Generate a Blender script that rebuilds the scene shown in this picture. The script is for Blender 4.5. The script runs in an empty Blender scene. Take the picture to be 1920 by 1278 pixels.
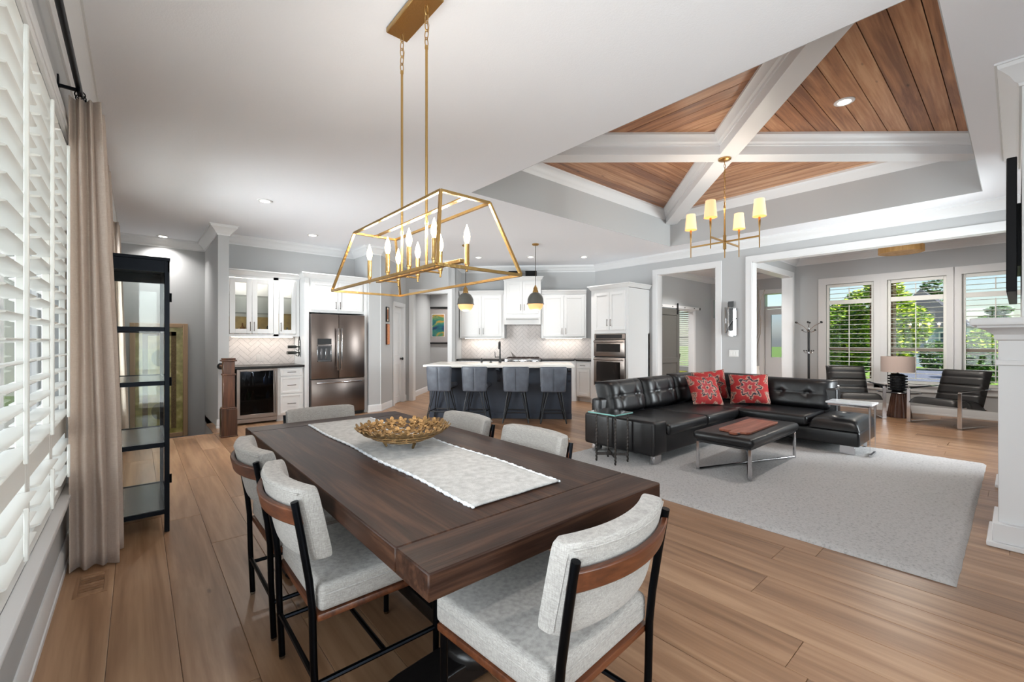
import bpy, bmesh, math, random
from mathutils import Matrix, Vector, noise

SC = bpy.context.scene
COL = SC.collection
R = math.radians
PI = math.pi
random.seed(11)

# ------------------------------------------------------------------ camera
cam_data = bpy.data.cameras.new('camera')
cam_data.sensor_width = 36.0
cam_data.lens = 36.0 * 816.0 / 1920.0
cam_data.clip_start = 0.03
cam_data.clip_end = 300
cam = bpy.data.objects.new('camera', cam_data)
COL.objects.link(cam)
cam.location = (0, 0, 1.31)
cam.rotation_euler = (R(90), 0, -math.atan(703 / 816.0))
SC.camera = cam

# ------------------------------------------------------------------ sky, sun, exposure
world = bpy.data.worlds.new('sky')
SC.world = world
world.use_nodes = True
wn = world.node_tree.nodes
wl = world.node_tree.links
wn.clear()
w_out = wn.new('ShaderNodeOutputWorld')
w_bg = wn.new('ShaderNodeBackground')
w_sky = wn.new('ShaderNodeTexSky')
w_sky.sky_type = 'NISHITA'
w_sky.sun_disc = False
w_sky.sun_elevation = R(52)
w_sky.sun_rotation = R(200)
w_sky.air_density = 1.0
w_sky.dust_density = 1.2
w_sky.ozone_density = 1.0
w_bg.inputs['Strength'].default_value = 0.14
wl.new(w_sky.outputs[0], w_bg.inputs['Color'])
wl.new(w_bg.outputs[0], w_out.inputs['Surface'])

sun_data = bpy.data.lights.new('sun', 'SUN')
sun_data.energy = 6.5
sun_data.angle = R(1.0)
sun_data.color = (1.0, 0.95, 0.86)
sun = bpy.data.objects.new('sun', sun_data)
COL.objects.link(sun)
sun_dir = Vector((-0.30, -0.52, 0.80))          # towards the sun
sun.rotation_euler = sun_dir.to_track_quat('Z', 'Y').to_euler()

def area_light(name, loc, direction, sx, sy, watts, color=(1, 1, 1)):
    d = bpy.data.lights.new(name, 'AREA')
    d.shape = 'RECTANGLE'
    d.size = sx
    d.size_y = sy
    d.energy = watts
    d.color = color
    o = bpy.data.objects.new(name, d)
    COL.objects.link(o)
    o.location = loc
    o.rotation_euler = (-Vector(direction)).to_track_quat('Z', 'Y').to_euler()
    return o

# area lights imitating sky light outside windows; last two at added openings
DAY = (0.91, 0.95, 1.0)
area_light('daylight_fill', (-0.62, 0.55, 1.5), (1, 0, 0), 2.1, 2.0, 62, DAY)
area_light('daylight_fill', (-0.62, 2.83, 1.5), (1, 0, 0), 1.84, 2.0, 24, DAY)
area_light('daylight_fill', (-0.62, 5.88, 1.5), (1, 0, 0), 1.85, 2.0, 300, DAY)
area_light('daylight_fill', (1.15, -2.95, 1.3), (0, 1, 0), 2.4, 2.3, 80, DAY)
area_light('daylight_fill', (7.1, -0.95, 1.5), (0, 1, 0), 1.25, 1.9, 170, DAY)

SC.view_settings.view_transform = 'Standard'
SC.view_settings.look = 'None'
SC.view_settings.exposure = 0.62
SC.view_settings.gamma = 1.0
SC.view_settings.use_curve_mapping = False
SC.cycles.use_denoising = True
SC.cycles.adaptive_threshold = 0.03
SC.cycles.max_bounces = 10
SC.cycles.diffuse_bounces = 4
SC.cycles.glossy_bounces = 4
SC.cycles.transmission_bounces = 6
SC.cycles.transparent_max_bounces = 16
SC.cycles.sample_clamp_indirect = 6.0
SC.cycles.caustics_reflective = False
SC.cycles.caustics_refractive = False
# ------------------------------------------------------------------ geometry helpers
class G:
    """collects shapes; obj() links them as one mesh object"""
    def __init__(s, m=None):
        s.v, s.f, s.m = [], [], (m or Matrix())
    def add(s, vs, fs):
        n = len(s.v)
        s.v += [tuple(s.m @ Vector(p)) for p in vs]
        s.f += [tuple(i + n for i in f) for f in fs]
        return s
    def box(s, x0, x1, y0, y1, z0, z1):
        if x0 > x1: x0, x1 = x1, x0
        if y0 > y1: y0, y1 = y1, y0
        if z0 > z1: z0, z1 = z1, z0
        return s.add([(x0,y0,z0),(x1,y0,z0),(x1,y1,z0),(x0,y1,z0),(x0,y0,z1),(x1,y0,z1),(x1,y1,z1),(x0,y1,z1)],
                     [(3,2,1,0),(4,5,6,7),(0,1,5,4),(1,2,6,5),(2,3,7,6),(3,0,4,7)])
    def bm(s, bm):
        bm.verts.index_update()
        s.add([v.co[:] for v in bm.verts], [tuple(v.index for v in f.verts) for f in bm.faces])
        bm.free()
        return s
    def rbox(s, x0, x1, y0, y1, z0, z1, r=0.01, seg=2):
        if x0 > x1: x0, x1 = x1, x0
        if y0 > y1: y0, y1 = y1, y0
        if z0 > z1: z0, z1 = z1, z0
        b = bmesh.new()
        bmesh.ops.create_cube(b, size=1)
        for v in b.verts:
            v.co = Vector(((x0+x1)/2+v.co.x*(x1-x0), (y0+y1)/2+v.co.y*(y1-y0), (z0+z1)/2+v.co.z*(z1-z0)))
        r = min(r, .49*min(x1-x0, y1-y0, z1-z0))
        bmesh.ops.bevel(b, geom=b.edges[:], offset=r, segments=seg, profile=.5, affect='EDGES')
        return s.bm(b)
    def cyl(s, p0, p1, r0, r1=None, n=12):
        r1 = r0 if r1 is None else r1
        p0, p1 = Vector(p0), Vector(p1)
        q = (p1-p0).to_track_quat('Z', 'Y')
        vs, fs = [], []
        for p, r in ((p0, r0), (p1, r1)):
            for i in range(n):
                a = 2*PI*i/n
                vs.append(p + q @ Vector((r*math.cos(a), r*math.sin(a), 0)))
        for i in range(n):
            j = (i+1) % n
            fs.append((i, j, n+j, n+i))
        fs.append(tuple(range(n-1, -1, -1)))
        fs.append(tuple(range(n, 2*n)))
        return s.add(vs, fs)
    def tube(s, pts, r, n=8, closed=False, sq=None):
        """round tube, or a flat bar with sq=(half width, half height)"""
        P = [Vector(p) for p in pts]
        k = len(P)
        vs, fs = [], []
        up = None
        for i, p in enumerate(P):
            a = P[i-1] if (i or closed) else p
            b = P[(i+1) % k] if (i < k-1 or closed) else p
            t = ((p-a).normalized() + (b-p).normalized())
            if t.length < 1e-6: t = b-a
            t.normalize()
            if up is None:
                up = Vector((0,0,1)) if abs(t.z) < .9 else Vector((1,0,0))
            x = up.cross(t); x.normalize()
            up = t.cross(x); up.normalize()
            c = 1.0
            if 0 < i < k-1 or closed:
                d = (p-a).normalized().dot((b-p).normalized())
                c = 1/max(.5, math.sqrt(max(.01, (1+d)/2)))
            if sq:
                ring = [(-sq[0],-sq[1]),(sq[0],-sq[1]),(sq[0],sq[1]),(-sq[0],sq[1])]
                vs += [p + x*u*c + up*w*c for u, w in ring]
                nn = 4
            else:
                nn = n
                vs += [p + (x*math.cos(2*PI*j/n) + up*math.sin(2*PI*j/n))*r*(c if k < 8 else 1) for j in range(n)]
        for i in range(k if closed else k-1):
            o, o2 = i*nn, ((i+1) % k)*nn
            for j in range(nn):
                l = (j+1) % nn
                fs.append((o+j, o+l, o2+l, o2+j))
        if not closed:
            fs.append(tuple(range(nn-1, -1, -1)))
            fs.append(tuple((k-1)*nn+j for j in range(nn)))
        return s.add(vs, fs)
    def lathe(s, prof, c=(0,0,0), n=24):
        vs, fs = [], []
        for r, z in prof:
            for i in range(n):
                a = 2*PI*i/n
                vs.append((c[0]+r*math.cos(a), c[1]+r*math.sin(a), c[2]+z))
        k = len(prof)
        for j in range(k-1):
            for i in range(n):
                l = (i+1) % n
                fs.append((j*n+i, j*n+l, (j+1)*n+l, (j+1)*n+i))
        if prof[0][0] > 1e-5: fs.append(tuple(range(n-1, -1, -1)))
        if prof[-1][0] > 1e-5: fs.append(tuple((k-1)*n+i for i in range(n)))
        return s.add(vs, fs)
    def prism(s, poly, z0, z1):
        n = len(poly)
        vs = [(p[0], p[1], z0) for p in poly] + [(p[0], p[1], z1) for p in poly]
        fs = [tuple(range(n-1, -1, -1)), tuple(range(n, 2*n))]
        fs += [(i, (i+1) % n, n+(i+1) % n, n+i) for i in range(n)]
        return s.add(vs, fs)
    def prism_y(s, poly, y0, y1):
        """poly in (x, z) extruded along y"""
        n = len(poly)
        vs = [(p[0], y0, p[1]) for p in poly] + [(p[0], y1, p[1]) for p in poly]
        fs = [tuple(range(n)), tuple(range(2*n-1, n-1, -1))]
        fs += [(i, n+i, n+(i+1) % n, (i+1) % n) for i in range(n)]
        return s.add(vs, fs)
    def grid(s, fn, nu, nv, closeu=False):
        vs = [fn(i/nu, j/nv) for j in range(nv+1) for i in range(nu + (0 if closeu else 1))]
        w = nu if closeu else nu+1
        fs = []
        for j in range(nv):
            for i in range(nu):
                l = (i+1) % w
                fs.append((j*w+i, j*w+l, (j+1)*w+l, (j+1)*w+i))
        return s.add(vs, fs)
    def sphere(s, c, r, n=12, m=8, sc=(1,1,1)):
        prof = [(math.sin(PI*j/m), -math.cos(PI*j/m)) for j in range(m+1)]
        vs, fs = [], []
        for a, z in prof:
            for i in range(n):
                t = 2*PI*i/n
                vs.append((c[0]+r*sc[0]*a*math.cos(t), c[1]+r*sc[1]*a*math.sin(t), c[2]+r*sc[2]*z))
        for j in range(m):
            for i in range(n):
                l = (i+1) % n
                fs.append((j*n+i, j*n+l, (j+1)*n+l, (j+1)*n+i))
        return s.add(vs, fs)
    def sweep(s, prof, path, closed=False, side=-1):
        """moulding: prof = (offset from the wall, z); path = (x, y) along the wall, room on the right for side=-1"""
        P = [Vector((p[0], p[1], 0)) for p in path]
        k = len(P)
        vs, fs = [], []
        for i, p in enumerate(P):
            d0 = (p-P[i-1]).normalized() if (i or closed) else None
            d1 = (P[(i+1) % k]-p).normalized() if (i < k-1 or closed) else None
            d0 = d0 or d1
            d1 = d1 or d0
            n0 = Vector((-d0.y, d0.x, 0))*side
            n1 = Vector((-d1.y, d1.x, 0))*side
            m = n0+n1
            m = m/max(.25, m.dot(n0)) if m.length > 1e-4 else n0
            vs += [(p.x+m.x*o, p.y+m.y*o, z) for o, z in prof]
        q = len(prof)
        for i in range(k if closed else k-1):
            a, b = i*q, ((i+1) % k)*q
            for j in range(q):
                l = (j+1) % q
                fs.append((a+j, a+l, b+l, b+j))
        if not closed:
            fs.append(tuple(range(q)))
            fs.append(tuple((k-1)*q+j for j in range(q-1, -1, -1)))
        return s.add(vs, fs)
    def obj(s, name, mat, parent=None, smooth=40, bevel=0, seg=2, world=False, sub=0, fix=True):
        me = bpy.data.meshes.new(name)
        me.from_pydata(s.v, [], s.f)
        if fix:
            b = bmesh.new(); b.from_mesh(me)
            bmesh.ops.recalc_face_normals(b, faces=b.faces[:])
            b.to_mesh(me); b.free()
        if smooth:
            me.polygons.foreach_set('use_smooth', [True]*len(me.polygons))
            me.set_sharp_from_angle(angle=R(smooth))
        me.update()
        return mk(name, me, mat, parent, bevel, seg, world, sub)

def mk(name, me, mat, parent=None, bevel=0, seg=2, world=False, sub=0):
    if mat is not None and not me.materials:
        me.materials.append(mat)
    o = bpy.data.objects.new(name, me)
    COL.objects.link(o)
    if parent is not None:
        o.parent = parent
        if world:
            q = parent
            off = Vector((0,0,0))
            while q is not None:
                off += q.location
                q = q.parent
            o.location = -off
    if bevel:
        mo = o.modifiers.new('bevel', 'BEVEL')
        mo.width = bevel; mo.segments = seg; mo.limit_method = 'ANGLE'; mo.angle_limit = R(40)
        mo.harden_normals = False
    if sub:
        mo = o.modifiers.new('sub', 'SUBSURF'); mo.levels = sub; mo.render_levels = sub
    return o

def tag(o, label, cat, group=None):
    o['label'] = label
    o['category'] = cat
    if group: o['group'] = group
    return o

def thing(name, label, cat, loc=(0,0,0), rotz=0, group=None):
    o = bpy.data.objects.new(name, None)
    o.empty_display_size = .1
    COL.objects.link(o)
    o.location = loc
    o.rotation_euler = (0, 0, rotz)
    return tag(o, label, cat, group)

def struct(o):
    o['kind'] = 'structure'
    return o

def stuff(o):
    o['kind'] = 'stuff'
    return o

def kids(o):
    return [c for c in bpy.data.objects if c.parent == o]

def dup(o, loc, rotz=None, label=None, parent=None, top=True):
    c = o.copy()
    COL.objects.link(c)
    if top:
        c.location = loc
        if rotz is not None: c.rotation_euler = (0, 0, rotz)
        if label: c['label'] = label
    else:
        c.parent = parent
    for ch in kids(o):
        dup(ch, None, parent=c, top=False)
    return c

def frame(p0, p1, z=0):
    """matrix: x along p0>p1, y to its left, z up"""
    a = math.atan2(p1[1]-p0[1], p1[0]-p0[0])
    return Matrix.Translation((p0[0], p0[1], z)) @ Matrix.Rotation(a, 4, 'Z')

def dist(p0, p1):
    return math.hypot(p1[0]-p0[0], p1[1]-p0[1])

def wall(name, p0, p1, t, z0, z1, ops, mat):
    """wall slab with openings (s0, s1, za, zb); the room is on the right of p0>p1"""
    L = dist(p0, p1)
    g = G(frame(p0, p1))
    S = sorted(set([0, L] + [q for o in ops for q in o[:2]]))
    for a, b in zip(S, S[1:]):
        cut = sorted((o[2], o[3]) for o in ops if o[0] <= a+1e-6 and o[1] >= b-1e-6)
        z = z0
        for za, zb in cut:
            if za > z+1e-6: g.box(a, b, 0, t, z, za)
            z = max(z, zb)
        if z < z1-1e-6: g.box(a, b, 0, t, z, z1)
    return struct(g.obj(name, mat, smooth=0))

# ------------------------------------------------------------------ materials
MT = {}
def nmat(name):
    m = bpy.data.materials.new(name)
    m.use_nodes = True
    nt = m.node_tree
    b = nt.nodes['Principled BSDF']
    MT[name] = m
    return m, nt, b

def rgb(h):
    """sRGB 0-255 triple to linear"""
    def f(c):
        c /= 255.0
        return c/12.92 if c <= .04045 else ((c+.055)/1.055)**2.4
    return (f(h[0]), f(h[1]), f(h[2]), 1)

def node(nt, t, **kw):
    n = nt.nodes.new(t)
    for k, v in kw.items():
        if k in n.inputs: n.inputs[k].default_value = v
        else: setattr(n, k, v)
    return n

def ramp(nt, fac, stops):
    r = nt.nodes.new('ShaderNodeValToRGB')
    e = r.color_ramp.elements
    while len(e) < len(stops): e.new(.5)
    for i, (p, c) in enumerate(stops):
        e[i].position = p
        e[i].color = c
    nt.links.new(fac, r.inputs[0])
    return r.outputs[0]

def coords(nt, scale=(1,1,1), rnd=True, rot=(0,0,0)):
    tc = nt.nodes.new('ShaderNodeTexCoord')
    mp = nt.nodes.new('ShaderNodeMapping')
    mp.inputs['Scale'].default_value = scale
    mp.inputs['Rotation'].default_value = rot
    nt.links.new(tc.outputs['Object'], mp.inputs[0])
    if rnd:
        oi = nt.nodes.new('ShaderNodeObjectInfo')
        mu = nt.nodes.new('ShaderNodeMath'); mu.operation = 'MULTIPLY'; mu.inputs[1].default_value = 57.0
        nt.links.new(oi.outputs['Random'], mu.inputs[0])
        cb = nt.nodes.new('ShaderNodeCombineXYZ')
        nt.links.new(mu.outputs[0], cb.inputs[0]); nt.links.new(mu.outputs[0], cb.inputs[2])
        nt.links.new(cb.outputs[0], mp.inputs['Location'])
    return mp.outputs[0]

def add_bump(nt, b, height, strength=.3, distance=.01):
    bp = nt.nodes.new('ShaderNodeBump')
    bp.inputs['Strength'].default_value = strength
    bp.inputs['Distance'].default_value = distance
    nt.links.new(height, bp.inputs['Height'])
    nt.links.new(bp.outputs[0], b.inputs['Normal'])

def plain(name, col, rough=.5, metal=0, bump=0, bscale=60, var=0, spec=.5, coat=0, emit=None, es=0, bdist=.01):
    m, nt, b = nmat(name)
    b.inputs['Base Color'].default_value = rgb(col)
    b.inputs['Roughness'].default_value = rough
    b.inputs['Metallic'].default_value = metal
    b.inputs['Specular IOR Level'].default_value = spec
    if coat:
        b.inputs['Coat Weight'].default_value = coat
        b.inputs['Coat Roughness'].default_value = .15
    if emit:
        b.inputs['Emission Color'].default_value = rgb(emit)
        b.inputs['Emission Strength'].default_value = es
    if bump or var:
        co = coords(nt)
        n = node(nt, 'ShaderNodeTexNoise', Scale=bscale, Detail=4.0)
        nt.links.new(co, n.inputs['Vector'])
        if bump: add_bump(nt, b, n.outputs[0], bump, bdist)
        if var:
            c = rgb(col)
            lo = tuple(x*(1-var) for x in c[:3])+(1,)
            hi = tuple(min(1, x*(1+var)) for x in c[:3])+(1,)
            nt.links.new(ramp(nt, n.outputs[0], [(.3, lo), (.7, hi)]), b.inputs['Base Color'])
    return m

def wood(name, c0, c1, c2, axis=1, scale=1.0, rough=.45, knots=False, bump=.15, coat=0, vary=.25, spec=.5):
    """streaked grain along the given object axis, a little different on every object"""
    m, nt, b = nmat(name)
    sc = [14*scale]*3
    sc[axis] = 1.1*scale
    co = coords(nt, tuple(sc))
    n1 = node(nt, 'ShaderNodeTexNoise', Scale=1.0, Detail=5.0, Roughness=.6, Distortion=.6)
    nt.links.new(co, n1.inputs['Vector'])
    sc2 = [60*scale]*3
    sc2[axis] = 2.2*scale
    n2 = node(nt, 'ShaderNodeTexNoise', Scale=1.0, Detail=3.0)
    nt.links.new(coords(nt, tuple(sc2)), n2.inputs['Vector'])
    mx = node(nt, 'ShaderNodeMath', operation='MULTIPLY_ADD')
    mx.inputs[1].default_value = .45
    nt.links.new(n2.outputs[0], mx.inputs[0]); nt.links.new(n1.outputs[0], mx.inputs[2])
    oi = nt.nodes.new('ShaderNodeObjectInfo')
    m2 = node(nt, 'ShaderNodeMath', operation='MULTIPLY_ADD')
    m2.inputs[1].default_value = vary
    m2.inputs[2].default_value = -vary/2-.22
    nt.links.new(oi.outputs['Random'], m2.inputs[0])
    ad = node(nt, 'ShaderNodeMath', operation='ADD')
    nt.links.new(mx.outputs[0], ad.inputs[0]); nt.links.new(m2.outputs[0], ad.inputs[1])
    col = ramp(nt, ad.outputs[0], [(.25, rgb(c0)), (.5, rgb(c1)), (.75, rgb(c2))])
    if knots:
        sk = [5.0]*3
        sk[axis] = 1.6
        v = node(nt, 'ShaderNodeTexVoronoi', Scale=1.0)
        v.inputs['Randomness'].default_value = 1.0
        nt.links.new(coords(nt, tuple(sk)), v.inputs['Vector'])
        k = ramp(nt, v.outputs['Distance'], [(.02, (1,1,1,1)), (.07, (0,0,0,1))])
        mm = node(nt, 'ShaderNodeMix', data_type='RGBA')
        nt.links.new(k, mm.inputs[0]); nt.links.new(col, mm.inputs[6])
        mm.inputs[7].default_value = tuple(x*.35 for x in rgb(c0)[:3])+(1,)
        col = mm.outputs[2]
    nt.links.new(col, b.inputs['Base Color'])
    b.inputs['Roughness'].default_value = rough
    b.inputs['Specular IOR Level'].default_value = spec
    if coat:
        b.inputs['Coat Weight'].default_value = coat
        b.inputs['Coat Roughness'].default_value = .2
    if bump: add_bump(nt, b, n2.outputs[0], bump, .002)
    return m

def fabric(name, c0, c1, scale=220, rough=.9, bump=.5, stripe=True):
    m, nt, b = nmat(name)
    n = node(nt, 'ShaderNodeTexNoise', Scale=1.0, Detail=3.0)
    nt.links.new(coords(nt, (scale, scale, scale*.12) if stripe else (scale,)*3), n.inputs['Vector'])
    n2 = node(nt, 'ShaderNodeTexNoise', Scale=1.0, Detail=3.0)
    nt.links.new(coords(nt, (scale*.1, scale*.1, scale) if stripe else (scale*.1,)*3), n2.inputs['Vector'])
    a = node(nt, 'ShaderNodeMath', operation='MULTIPLY')
    nt.links.new(n.outputs[0], a.inputs[0]); nt.links.new(n2.outputs[0], a.inputs[1])
    nt.links.new(ramp(nt, a.outputs[0], [(.15, rgb(c0)), (.36, rgb(c1))]), b.inputs['Base Color'])
    b.inputs['Roughness'].default_value = rough
    b.inputs['Specular IOR Level'].default_value = .2
    b.inputs['Sheen Weight'].default_value = .2
    add_bump(nt, b, a.outputs[0], bump, .002)
    return m

def leather(name, col, rough=.38, bump=.25):
    m, nt, b = nmat(name)
    v = node(nt, 'ShaderNodeTexVoronoi', Scale=320.0)
    nt.links.new(coords(nt), v.inputs['Vector'])
    n = node(nt, 'ShaderNodeTexNoise', Scale=9.0, Detail=3.0)
    nt.links.new(coords(nt), n.inputs['Vector'])
    c = rgb(col)
    nt.links.new(ramp(nt, n.outputs[0], [(.3, tuple(x*.8 for x in c[:3])+(1,)), (.7, tuple(x*1.2 for x in c[:3])+(1,))]), b.inputs['Base Color'])
    b.inputs['Roughness'].default_value = rough
    b.inputs['Coat Weight'].default_value = .06
    b.inputs['Coat Roughness'].default_value = .25
    add_bump(nt, b, v.outputs['Distance'], bump, .001)
    return m

def metal(name, col, rough=.25, bump=0, bscale=80):
    return plain(name, col, rough, 1.0, bump, bscale)

def glass(name, tint=(255,255,255), refl=.12, rough=.02):
    m, nt, b = nmat(name)
    nt.nodes.remove(b)
    out = nt.nodes['Material Output']
    tr = node(nt, 'ShaderNodeBsdfTransparent'); tr.inputs[0].default_value = rgb(tint)
    gl = node(nt, 'ShaderNodeBsdfGlossy'); gl.inputs['Roughness'].default_value = rough
    fr = node(nt, 'ShaderNodeFresnel'); fr.inputs[0].default_value = 1.45
    mx = node(nt, 'ShaderNodeMixShader')
    ml = node(nt, 'ShaderNodeMath', operation='MULTIPLY'); ml.inputs[1].default_value = refl/.12
    nt.links.new(fr.outputs[0], ml.inputs[0])
    nt.links.new(ml.outputs[0], mx.inputs[0])
    nt.links.new(tr.outputs[0], mx.inputs[1]); nt.links.new(gl.outputs[0], mx.inputs[2])
    nt.links.new(mx.outputs[0], out.inputs['Surface'])
    return m

def glow(name, col, strength, base=(240,235,225)):
    return plain(name, base, .5, emit=col, es=strength)

WALL = plain('wall_paint', (187,188,189), .85, bump=.06, bscale=180, spec=.25)
CEIL = plain('ceiling_paint', (240,241,245), .9, bump=.12, bscale=120, spec=.2)
TRIM = plain('trim_paint', (223,223,224), .4, spec=.4)
CAB = plain('cabinet_paint', (222,222,222), .38, spec=.45)
SHUT = plain('shutter_paint', (238,238,234), .4, spec=.4)
OAK = wood('oak_floor', (116,85,60), (149,113,84), (176,141,110), axis=1, scale=.55, rough=.34, knots=True, bump=.12, vary=.22)
CEDAR = wood('cedar_boards', (126,80,52), (174,122,84), (206,160,122), axis=0, scale=.8, rough=.4, knots=True, bump=.1, vary=.32)
WENGE = wood('dark_oak', (30,16,10), (52,31,21), (84,56,40), axis=1, scale=1.6, rough=.4, bump=.25, vary=.02, spec=.22)
WENGEX = wood('dark_oak_cross', (30,16,10), (50,30,21), (80,54,39), axis=0, scale=1.6, rough=.4, bump=.25, vary=.02, spec=.22)
BLACKWOOD = plain('black_stained_wood', (20,18,18), .3, bump=.1, bscale=40)
WALNUT = wood('walnut', (58,29,16), (90,49,28), (118,69,42), axis=0, scale=1.6, rough=.35, bump=.1, vary=.1)
NEWELW = wood('stained_post_wood', (40,23,15), (70,42,28), (98,63,43), axis=2, scale=1.2, rough=.3, bump=.1, vary=.06)
LINEN = fabric('chair_linen', (148,144,140), (180,176,171), 620, bump=.35)
CURT = fabric('curtain_linen', (212,194,182), (236,222,212), 380, bump=.3)
RUNNER = fabric('runner_weave', (172,170,167), (206,204,201), 300, bump=.9, stripe=False)
BLACKMET = metal('black_steel', (26,28,32), .38)
BLACKM = plain('black_paint', (18,18,20), .4)
CHROME = metal('chrome', (205,205,208), .12)
STEEL = metal('stainless', (150,140,134), .32, bump=.02, bscale=200)
STEELD = metal('stainless_dark', (122,112,107), .3)
BRASS = metal('brushed_brass', (184,146,90), .3, bump=.08, bscale=90)
GOLD = metal('gilded_metal', (190,154,98), .32, bump=.25, bscale=70)
BRONZE = metal('bronze_pull', (70,60,50), .35)
LEATHER = leather('black_leather', (13,13,16), .36)
LEATHERG = leather('charcoal_leather', (88,93,103), .45)
LEATHERB = leather('dark_brown_leather', (17,14,14), .42)
NAVY = plain('navy_cabinet_paint', (58,64,76), .42, spec=.4)
GLASS = glass('clear_glass', (250,252,251), .1)
GLASSG = glass('green_edge_glass', (120,180,170), .6)
SMOKE = glass('tinted_glass', (150,152,156), .05)
TILE = plain('glazed_tile', (214,206,203), .22, bump=.05, bscale=25, var=.04)
GROUT = plain('grout', (138,132,128), .9)
QUARTZ = plain('pale_quartz', (232,228,222), .2, var=.03, bscale=6)
GRANITE = plain('black_counter', (26,22,22), .25, var=.2, bscale=90)
WHITEP = plain('white_plastic', (232,232,230), .4)
SCREEN = plain('tv_black', (10,11,15), .55, spec=.2)
BULB = glow('lit_bulb', (255,218,160), 9.0)
LENS = glow('lit_lens', (255,244,226), 7.0)

# let the curtain cloth glow where daylight stands behind it
_nt = CURT.node_tree
_b = _nt.nodes['Principled BSDF']
_tr = node(_nt, 'ShaderNodeBsdfTranslucent'); _tr.inputs[0].default_value = rgb((226,216,206))
_mx = node(_nt, 'ShaderNodeMixShader'); _mx.inputs[0].default_value = .5
_nt.links.new(_b.outputs[0], _mx.inputs[1]); _nt.links.new(_tr.outputs[0], _mx.inputs[2])
_nt.links.new(_mx.outputs[0], _nt.nodes['Material Output'].inputs['Surface'])
# ------------------------------------------------------------------ the shell of the house
CZ = 3.05                                     # ceiling
TX0, TX1, TY0, TY1 = 2.97, 7.45, 0.26, 4.18   # ceiling tray
CEDARY = wood('cedar_boards_long', (126,80,52), (174,122,84), (206,160,122), axis=1, scale=.8, rough=.4, knots=True, bump=.1, vary=.32)

# floor: base slab with the stairwell left open, planks on top
g = G()
for x0, x1, y0, y1 in ((-.53,.92,-2.8,7.4), (.92,12.4,-2.8,12.0)):
    g.box(x0, x1, y0, y1, -.12, -.0125)
floor = struct(g.obj('floor', plain('subfloor', (84,62,46), .8), smooth=0))

PW = .23
plank_cache = {}
def plank_mesh(L, w=PW-.0015):
    k = (round(L, 2), w)
    if k not in plank_cache:
        c = .002
        g = G()
        x, y = w/2, L/2
        g.add([(-x,-y,-.012),(x,-y,-.012),(x,y,-.012),(-x,y,-.012),
               (-x,-y,-c*.5),(x,-y,-c*.5),(x,y,-c*.5),(-x,y,-c*.5),
               (-x+c,-y+c,0),(x-c,-y+c,0),(x-c,y-c,0),(-x+c,y-c,0)],
              [(3,2,1,0),(0,1,5,4),(1,2,6,5),(2,3,7,6),(3,0,4,7),(4,5,9,8),(5,6,10,9),(6,7,11,10),(7,4,8,11),(8,9,10,11)])
        me = bpy.data.meshes.new('floor_plank')
        me.from_pydata(g.v, [], g.f)
        me.materials.append(OAK)
        plank_cache[k] = me
    return plank_cache[k]
def yrange(x):
    if x < .92: return (-1.0, 7.4)
    if x < 3.3: return (-1.0, 8.4)
    if x < 4.5: return (-.5, 9.2)
    if x < 6.6: return (-.5, 10.6)
    if x < 8.1: return (-.5, 6.6)
    if x < 10.8: return (-.7, 5.6)
    return (3.1, 5.7)
rf = random.Random(5)
x = -.325 + PW/2
n_pl = 0
while x < 12.1:
    y0, y1 = yrange(x)
    y = y0 - rf.uniform(0, 1.6)
    while y < y1:
        L = rf.choice((1.7, 2.1, 2.3, 2.6))
        a, b = max(y, y0), min(y+L, y1)
        if b-a > .12:
            o = mk('floor_plank', plank_mesh(b-a-.002), OAK, floor)
            o.location = (x, (a+b)/2, 0)
            n_pl += 1
        y += L
    x += PW

# stairwell going down behind the newel post
g = G()
for i in range(8):
    y = 7.44+.26*i
    g.box(-.325, .92, y, y+.29, -.19*(i+1)-.19, -.19*(i+1))
struct(g.obj('floor_stairs', OAK, smooth=0))
g = G(); g.box(-.53, 1.2, 7.2, 9.75, -2.2, -2.1)
struct(g.obj('floor_stairwell', OAK, smooth=0))
g = G(); g.box(-.53, 1.06, 7.2, 7.4, -2.2, -.12)
struct(g.obj('wall_stair_riser', WALL, smooth=0))
g = G(); g.rbox(-.325, .92, 7.385, 7.43, -.03, .004, .008)
g.obj('stair_nosing', OAK, floor)

# walls
WLO = [(-.5, 1.6), (1.905, 3.745), (4.95, 6.8)]     # shuttered windows, along y
WZ0, WZ1 = .45, 2.5
LP0, LP1 = (-.325, -2.6), (-.325, 9.5)
w_left = wall('wall_left', LP0, LP1, .2, -2.2, CZ, [(a+2.6, b+2.6, WZ0, WZ1) for a, b in WLO], WALL)
wall('wall_stair', (-.325, 9.5), (.92, 9.5), .2, -2.2, CZ, [], WALL)
g = G(); g.box(.92, 1.06, 7.83, 9.7, -2.2, CZ)
struct(g.obj('wall_partition', WALL, smooth=0))
w_bar = wall('wall_bar', (1.06, 8.45), (3.22, 8.45), .2, 0, CZ, [], WALL)
g = G(); g.prism([(3.22,7.76),(3.45,7.76),(3.45,8.65),(3.22,8.65)], 0, CZ)
struct(g.obj('wall_pillar', WALL, smooth=0))
PP0, PP1 = (3.45, 7.75), (4.475, 8.775)
w_pan = wall('wall_pantry', PP0, PP1, .15, 0, CZ, [(.70, 1.30, 0, 2.04)], WALL)
HP0, HP1 = (4.475, 8.775), (5.25, 8.0)
w_hall = wall('wall_hall', HP0, HP1, .14, 0, CZ, [(.16, .95, 0, 2.36)], WALL)
wall('wall_niche', (5.25, 8.0), (5.8, 8.55), .14, 0, CZ, [], WALL)
KP0, KP1 = (5.8, 8.55), (8.0, 6.35)
w_range = wall('wall_range', KP0, KP1, .2, 0, CZ, [], WALL)
DP0, DP1 = (8.0, 6.35), (8.0, -.6)
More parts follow.
